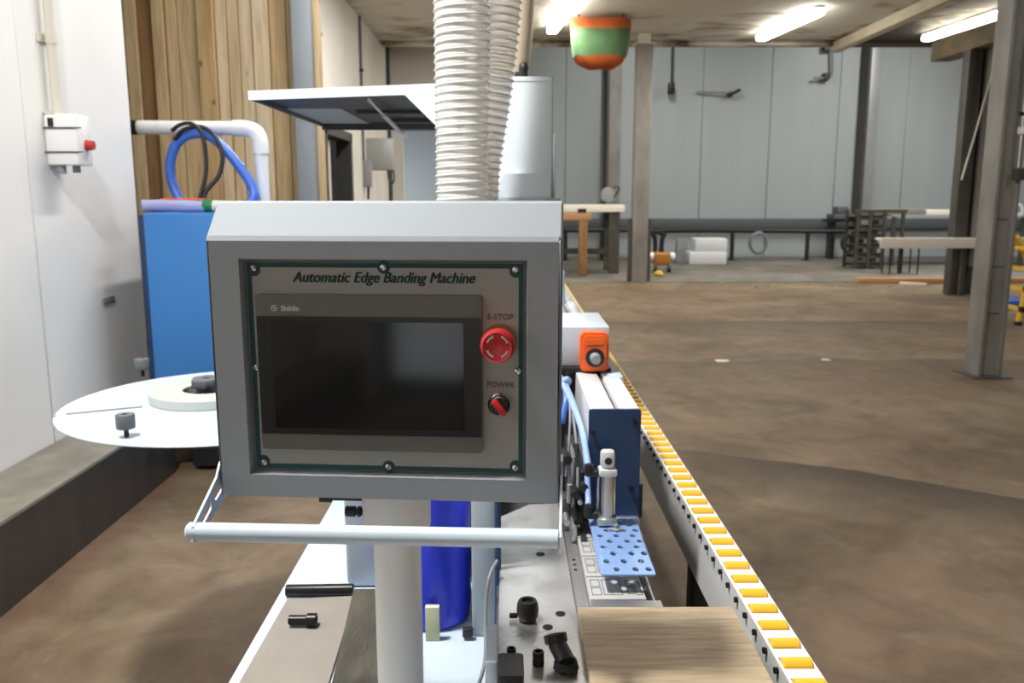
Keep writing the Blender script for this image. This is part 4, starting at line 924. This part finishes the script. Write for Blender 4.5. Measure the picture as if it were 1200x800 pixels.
MB().tube([(8.0, 21.7, 5.3), (8.05, 21.68, 4.9), (8.06, 21.67, 4.55), (7.95, 21.66, 4.46), (7.6, 21.66, 4.44)], 0.03, smooth=5).build('pipe', M['mid_grey'], c)
for q in ((7.82, 8.0, 5.1, 5.3), (7.85, 8.0, 4.42, 4.56)): MB().box(q[0], q[1], 21.6, 21.79, q[2], q[3]).build('bracket', M['pipe_dark'], c)
# pipe barriers
def barrier(x0, x1, leg, label, ends):
    c = thing('pipe_barrier', ((x0 + x1) / 2, 20.5, 0.012), label, 'barrier', 'dark pipe barriers')
    p = []
    if ends[0]: p += [(x0, 20.5, 0.02), (x0, 20.5, 0.45), (x0 + 0.06, 20.5, 0.64), (x0 + 0.28, 20.5, 0.73)]
    else: p += [(x0, 20.5, 0.73)]
    if ends[1]: p += [(x1 - 0.28, 20.5, 0.73), (x1 - 0.06, 20.5, 0.64), (x1, 20.5, 0.45), (x1, 20.5, 0.02)]
    else: p += [(x1, 20.5, 0.70)]
    MB().tube(p, 0.055, smooth=6).build('top_pipe', M['pipe_dark'], c)
    for lx in leg:
        MB().cyl((lx, 20.5, 0.012), (lx, 20.5, 0.7), 0.05).box(lx - 0.1, lx + 0.1, 20.4, 20.6, 0.012, 0.03).build('leg', M['pipe_dark'], c)
barrier(0.6, 3.58, (1.4, 2.3), 'dark bent pipe barrier by the back wall left of the middle column', (True, True))
barrier(3.74, 8.9, (5.45, 7.28, 8.6), 'long dark pipe barrier by the back wall right of the middle column', (True, False))
for x, lab in ((6.05, 'grey hose coil hanging on the long pipe barrier, nearer the white boxes'), (8.28, 'dark hose coil hanging on the pipe barrier beside the galvanised post')):
    mb = MB()
    for k in range(4):
        mb.tube([(x + (0.19 + 0.02 * (k % 2)) * math.cos(a * PI / 10), 20.33 + 0.03 * k, 0.44 + (0.235 + 0.015 * (k % 3)) * math.sin(a * PI / 10)) for a in range(20)], 0.022, seg=8, closed=True)
    tag(mb.build('hose_coil', M['cable_grey'] if x < 7 else M['pipe_dark']), lab, 'hose coil', 'hose coils')
tag(MB().box(4.15, 5.0, 19.2, 19.75, 0.012, 0.30, bev=0.02).build('foam_box', M['foam_white']), 'long white foam box at the bottom of the stack behind the middle column', 'box', 'white foam boxes')
tag(MB().box(4.28, 5.0, 19.22, 19.75, 0.301, 0.60, bev=0.02).build('foam_box', M['foam_white']), 'white foam box on top of the stack right of the middle column', 'box', 'white foam boxes')
tag(MB().add([(3.95, 19.75, 0.014), (4.25, 19.75, 0.014), (4.25, 20.0, 0.014), (3.95, 20.0, 0.014), (3.98, 19.8, 0.55), (4.2, 19.8, 0.58), (4.2, 19.95, 0.58), (3.98, 19.95, 0.55)], [[3, 2, 1, 0], [4, 5, 6, 7], [0, 1, 5, 4], [1, 2, 6, 5], [2, 3, 7, 6], [3, 0, 4, 7]]).build('grey_sack', M['mid_grey']), 'grey sack slumped left of the white foam boxes', 'sack')
c = thing('tool_machine', (3.2, 17.3, 0.012), 'small orange machine on wheels beside the foot of the middle column', 'machine')
MB().box(3.0, 3.32, 17.15, 17.45, 0.16, 0.42, bev=0.05, seg=3).build('body', M['tool_orange'], c)
for x in (2.95, 3.38): MB().lathe([(0.05, -0.06), (0.085, -0.04), (0.085, 0.04), (0.05, 0.06)], (x, 17.3, 0.33), (1, 0, 0), 16).build('drum', M['white_plastic'], c)
for x in (3.02, 3.30): MB().cyl((x - 0.03, 17.2, 0.082), (x + 0.03, 17.2, 0.082), 0.07).build('wheel', M['black'], c)
MB().box(3.1, 3.2, 17.28, 17.32, 0.42, 0.5).build('handle', M['black'], c)
tag(MB().lathe([(0.02, 0), (0.09, 0.01), (0.10, 0.05), (0.06, 0.10), (0, 0.11)], (2.95, 16.4, 0.0125), (0, 0, 1), 12).build('yellow_pouch', M['yellow_paint']), 'small yellow pouch on the floor in front of the orange machine', 'pouch')
# tall table and trestle left of the column
c = thing('packing_table', (1.4, 17.3, 0.012), 'tall white-topped packing table with dark legs left of the middle column', 'table')
MB().box(0.45, 2.33, 16.9, 17.9, 1.24, 1.38, bev=0.01).build('table_top', M['bench_white'], c)
for x, y in ((0.6, 17.0), (2.12, 17.0), (0.6, 17.8), (2.12, 17.8)):
    MB().box(x - 0.09, x + 0.12, y - 0.06, y + 0.06, 0.012, 1.24).build('leg', M['rack_dark'], c)
MB().box(0.6, 2.1, 17.72, 17.8, 0.35, 0.47).build('stretcher', M['rack_dark'], c)
c = thing('trestle', (1.2, 16.5, 0.012), 'orange brown timber trestle under the near edge of the packing table', 'trestle')
MB().box(0.2, 1.62, 16.42, 16.56, 1.09, 1.23, bev=0.01).build('crossbar', M['lumber'], c)
for x in (0.35, 1.46): MB().box(x - 0.08, x + 0.09, 16.42, 16.56, 0.012, 1.09, bev=0.01).build('leg', M['timber'], c)
tag(MB().box(1.36, 1.52, 16.43, 16.55, 1.231, 1.31).build('black_clamp', M['black']), 'black clamp between the trestle and the packing table top', 'clamp')
c = thing('bench_fan', (2.1, 17.2, 1.38), 'grey desk fan standing on the packing table', 'fan')
MB().lathe([(0.10, 0), (0.10, 0.02), (0.03, 0.04), (0.02, 0.1)], (2.02, 17.2, 1.3805), (0, 0, 1), 20).build('base', M['mid_grey'], c)
MB().lathe([(0.06, -0.07), (0.145, -0.05), (0.155, 0), (0.145, 0.04), (0.05, 0.06)], (2.02, 17.2, 1.58), (0.3, -1, 0.1), 24).build('head', M['mid_grey'], c)
MB().tube([(2.10, 17.2, 1.5), (2.2, 17.2, 1.6), (2.24, 17.2, 1.73), (2.12, 17.2, 1.74)], 0.02, smooth=5).build('arm', M['dark_grey'], c)
# rack, bench, stool, lumber on the right
c = thing('slatted_crate_stack', (7.75, 18.3, 0.012), 'stack of dark slatted crates beside the white bench', 'crate stack')
for k in range(6):
    z = 0.05 + k * 0.20
    m_ = MB()
    m_.box(7.42, 8.05, 18.0, 18.06, z, z + 0.105).box(7.42, 8.05, 18.5, 18.56, z, z + 0.055).box(7.42, 8.05, 18.0, 18.56, z + 0.055, z + 0.08)
    m_.build('shelf', M['rack_dark'], c)
for x in (7.44, 7.70, 8.0):
    MB().box(x - 0.035, x + 0.035, 17.96, 18.0, 0.012, 1.26).box(x - 0.035, x + 0.035, 18.56, 18.6, 0.012, 1.26).build('post', M['rack_dark'], c)
MB().box(7.40, 8.5, 18.02, 18.1, 1.20, 1.27).box(8.40, 8.46, 18.02, 18.1, 0.012, 1.2).build('frame', M['column_dark'], c)
c = thing('long_bench', (8.0, 13.1, 0), 'long white fronted bench running in front of the dark double column', 'workbench')
MB().box(5.78, 11.0, 13.05, 13.09, 0.755, 0.915, bev=0.005).build('front_board', M['bench_white'], c)
MB().box(5.78, 11.0, 13.09, 13.27, 0.88, 0.91).build('bench_top', M['bench_white'], c)
for x in (7.15, 9.2, 10.8):
    for y in (13.18,): MB().box(x - 0.035, x + 0.035, y - 0.03, y + 0.03, 0.0, 0.88).build('leg', M['column_dark'], c)
c = thing('stock_table', (10.0, 19.3, 0.012), 'dark framed table near the back wall holding stacks of boards', 'table')
MB().box(8.55, 11.6, 18.8, 19.8, 1.10, 1.14).build('table_top', M['wall_grey'], c)
for x in (8.6, 11.5):
    for y in (18.85, 19.75): MB().box(x - 0.04, x + 0.04, y - 0.04, y + 0.04, 0.012, 1.10).build('leg', M['column_dark'], c)
tag(MB().box(8.1, 9.35, 19.0, 19.5, 1.141, 1.27, bev=0.01).build('board_stack', M['beige']), 'beige stack of boards on the table behind the white bench', 'board stack')
tag(MB().box(9.40, 10.1, 19.0, 19.5, 1.141, 1.25, bev=0.01).build('board_stack', M['bench_white']), 'paler short stack of boards next to the beige stack', 'board stack')
mb = MB()
for k in range(6): mb.tube([(10.3 + 0.24 * k + 0.09 * math.cos(a * PI / 6), 19.08, 1.18 + 0.19 * math.sin(a * PI / 6)) for a in range(7)], 0.025, seg=6)
mb.box(10.15, 11.58, 19.05, 19.3, 1.1405, 1.18)
tag(mb.build('white_rack', M['white_plastic']), 'white rack with a row of loops on the table behind the bench', 'rack')
c = thing('stool', (8.0, 16.9, 0.012), 'black tubular stool standing behind the white bench', 'stool')
MB().box(7.62, 8.22, 16.75, 17.15, 0.60, 0.63, bev=0.01).build('seat', M['pipe_dark'], c)
for x in (7.64, 8.20):
    for y in (16.78, 17.12): MB().cyl((x, y, 0.012), (x, y, 0.60), 0.016).build('leg', M['black'], c)
MB().cyl((7.92, 16.95, 0.012), (7.92, 16.95, 0.60), 0.045).build('column', M['black'], c)
tag(MB().box(6.30, 9.6, 15.02, 15.18, 0.0, 0.10, bev=0.005).build('timber_beam', M['lumber']), 'orange pine timber beam lying on the floor at the edge of the grey slab', 'timber beam')
tag(MB().box(-0.22, 0.22, -0.04, 0.04, 0, 0.05, bev=0.004, mtx=Matrix.Translation((7.15, 14.75, 0.0)) @ Matrix.Rotation(R(-35), 4, 'Z')).build('wood_offcut', M['conduit']), 'pale wood offcut lying in front of the orange timber beam', 'offcut')
tag(MB().lathe([(0.3, 0), (0.34, 0.04), (0.28, 0.42), (0.15, 0.5), (0, 0.5)], (10.3, 18.2, 0.0125), (0, 0, 1), 16).build('dark_bin', M['black']), 'dark round bin under the table behind the bench', 'bin')
c = thing('grey_machine', (8.5, 21.0, 0.012), 'dark grey motor unit on the barrier left of the galvanised post', 'machine')
MB().box(8.0, 8.5, 20.75, 21.3, 0.99, 1.12, bev=0.02).box(8.1, 8.38, 20.85, 21.2, 1.12, 1.30, bev=0.03).build('body', M['rail_grey'], c)
MB().box(7.9, 8.6, 20.8, 21.3, 0.93, 0.99).box(8.0, 8.1, 20.9, 21.2, 0.012, 0.93).build('stand', M['pipe_dark'], c)
# yellow step frame at the right edge
c = thing('step_ladder', (6.35, 10.3, 0), 'yellow step ladder with black joints behind the large right column', 'ladder')
for y in (10.1, 10.6):
    MB().cyl((6.22, y, 0.04), (6.36, y, 1.05), 0.035).build('rail', M['yellow_paint'], c)
    MB().cyl((6.22, y, 0.0), (6.22, y, 0.05), 0.045).build('foot', M['black'], c)
    MB().cyl((6.95, y, 0.0), (6.4, y, 1.05), 0.03).build('stay', M['yellow_paint'], c)
for k, z in enumerate((0.18, 0.42, 0.66, 0.9)):
    x = 6.22 + 0.14 * z
    MB().box(x - 0.05, x + 0.05, 10.1, 10.6, z, z + 0.035).build('step', M['yellow_paint'], c)
    for y in (10.1, 10.6): MB().cyl((x, y, z - 0.02), (x, y, z + 0.05), 0.042).build('joint', M['black'], c)
tag(MB().box(6.7, 7.3, 11.6, 12.1, 0.0, 0.12, bev=0.02).build('blue_tray', M['hose_blue']), 'blue tray on the floor beyond the yellow ladder', 'tray')

rng = random.Random(3); mb = MB()
for k in range(90):
    x, y, q = rng.uniform(0.6, 7.0), rng.gauss(14.75, 0.22), rng.uniform(0.008, 0.035)
    y = min(max(y, 14.2), 15.2)
    mb.box(-q, q, -q * 0.6, q * 0.6, 0.0, q * 0.5, bev=q * 0.15, seg=1, mtx=Matrix.Translation((x, y, 0)) @ Matrix.Rotation(rng.uniform(0, 3.1), 4, 'Z'))
tag(mb.build('debris', M['concrete'], smooth=False), 'pale crumbs of debris strewn along the edge of the grey slab', 'debris', kind='stuff')
for (x, y, q), lab in (((2.05, 7.85, 0.085), 'pale flake on the floor, the one nearer the orange counter'), ((3.05, 7.9, 0.05), 'small pale flake on the floor, the one nearer the large right column')):
    mb = MB().prism([(x + q * (0.7 + 0.5 * rng.random()) * math.cos(a * PI / 4), y + q * (0.5 + 0.4 * rng.random()) * math.sin(a * PI / 4)) for a in range(8)], 0.0, 0.008, lambda u, v, w: (u, v, w))
    tag(mb.build('plaster_flake', M['conduit'], smooth=False), lab, 'flake')

# ------------------------------------------------------------------ camera, world, view
cam = bpy.data.cameras.new('camera'); co = bpy.data.objects.new('camera', cam); col.objects.link(co)
co.location = (0, 0, 1.55); co.rotation_euler = (R(90 - 9.8), 0, R(-0.29))
cam.sensor_width = 36; cam.lens = 36 * 985 / 1200; cam.clip_start = 0.05; cam.clip_end = 100
cam.dof.use_dof = True; cam.dof.focus_distance = 1.08; cam.dof.aperture_fstop = 9
sc = bpy.context.scene; sc.camera = co
w = bpy.data.worlds.new('world'); sc.world = w; w.use_nodes = True
w.node_tree.nodes['Background'].inputs[0].default_value = (0.6, 0.62, 0.65, 1); w.node_tree.nodes['Background'].inputs[1].default_value = 0.05
sc.view_settings.view_transform = 'Standard'; sc.view_settings.look = 'None'; sc.view_settings.gamma = 1.0
sc.view_settings.use_curve_mapping = False; sc.view_settings.exposure = 0.0
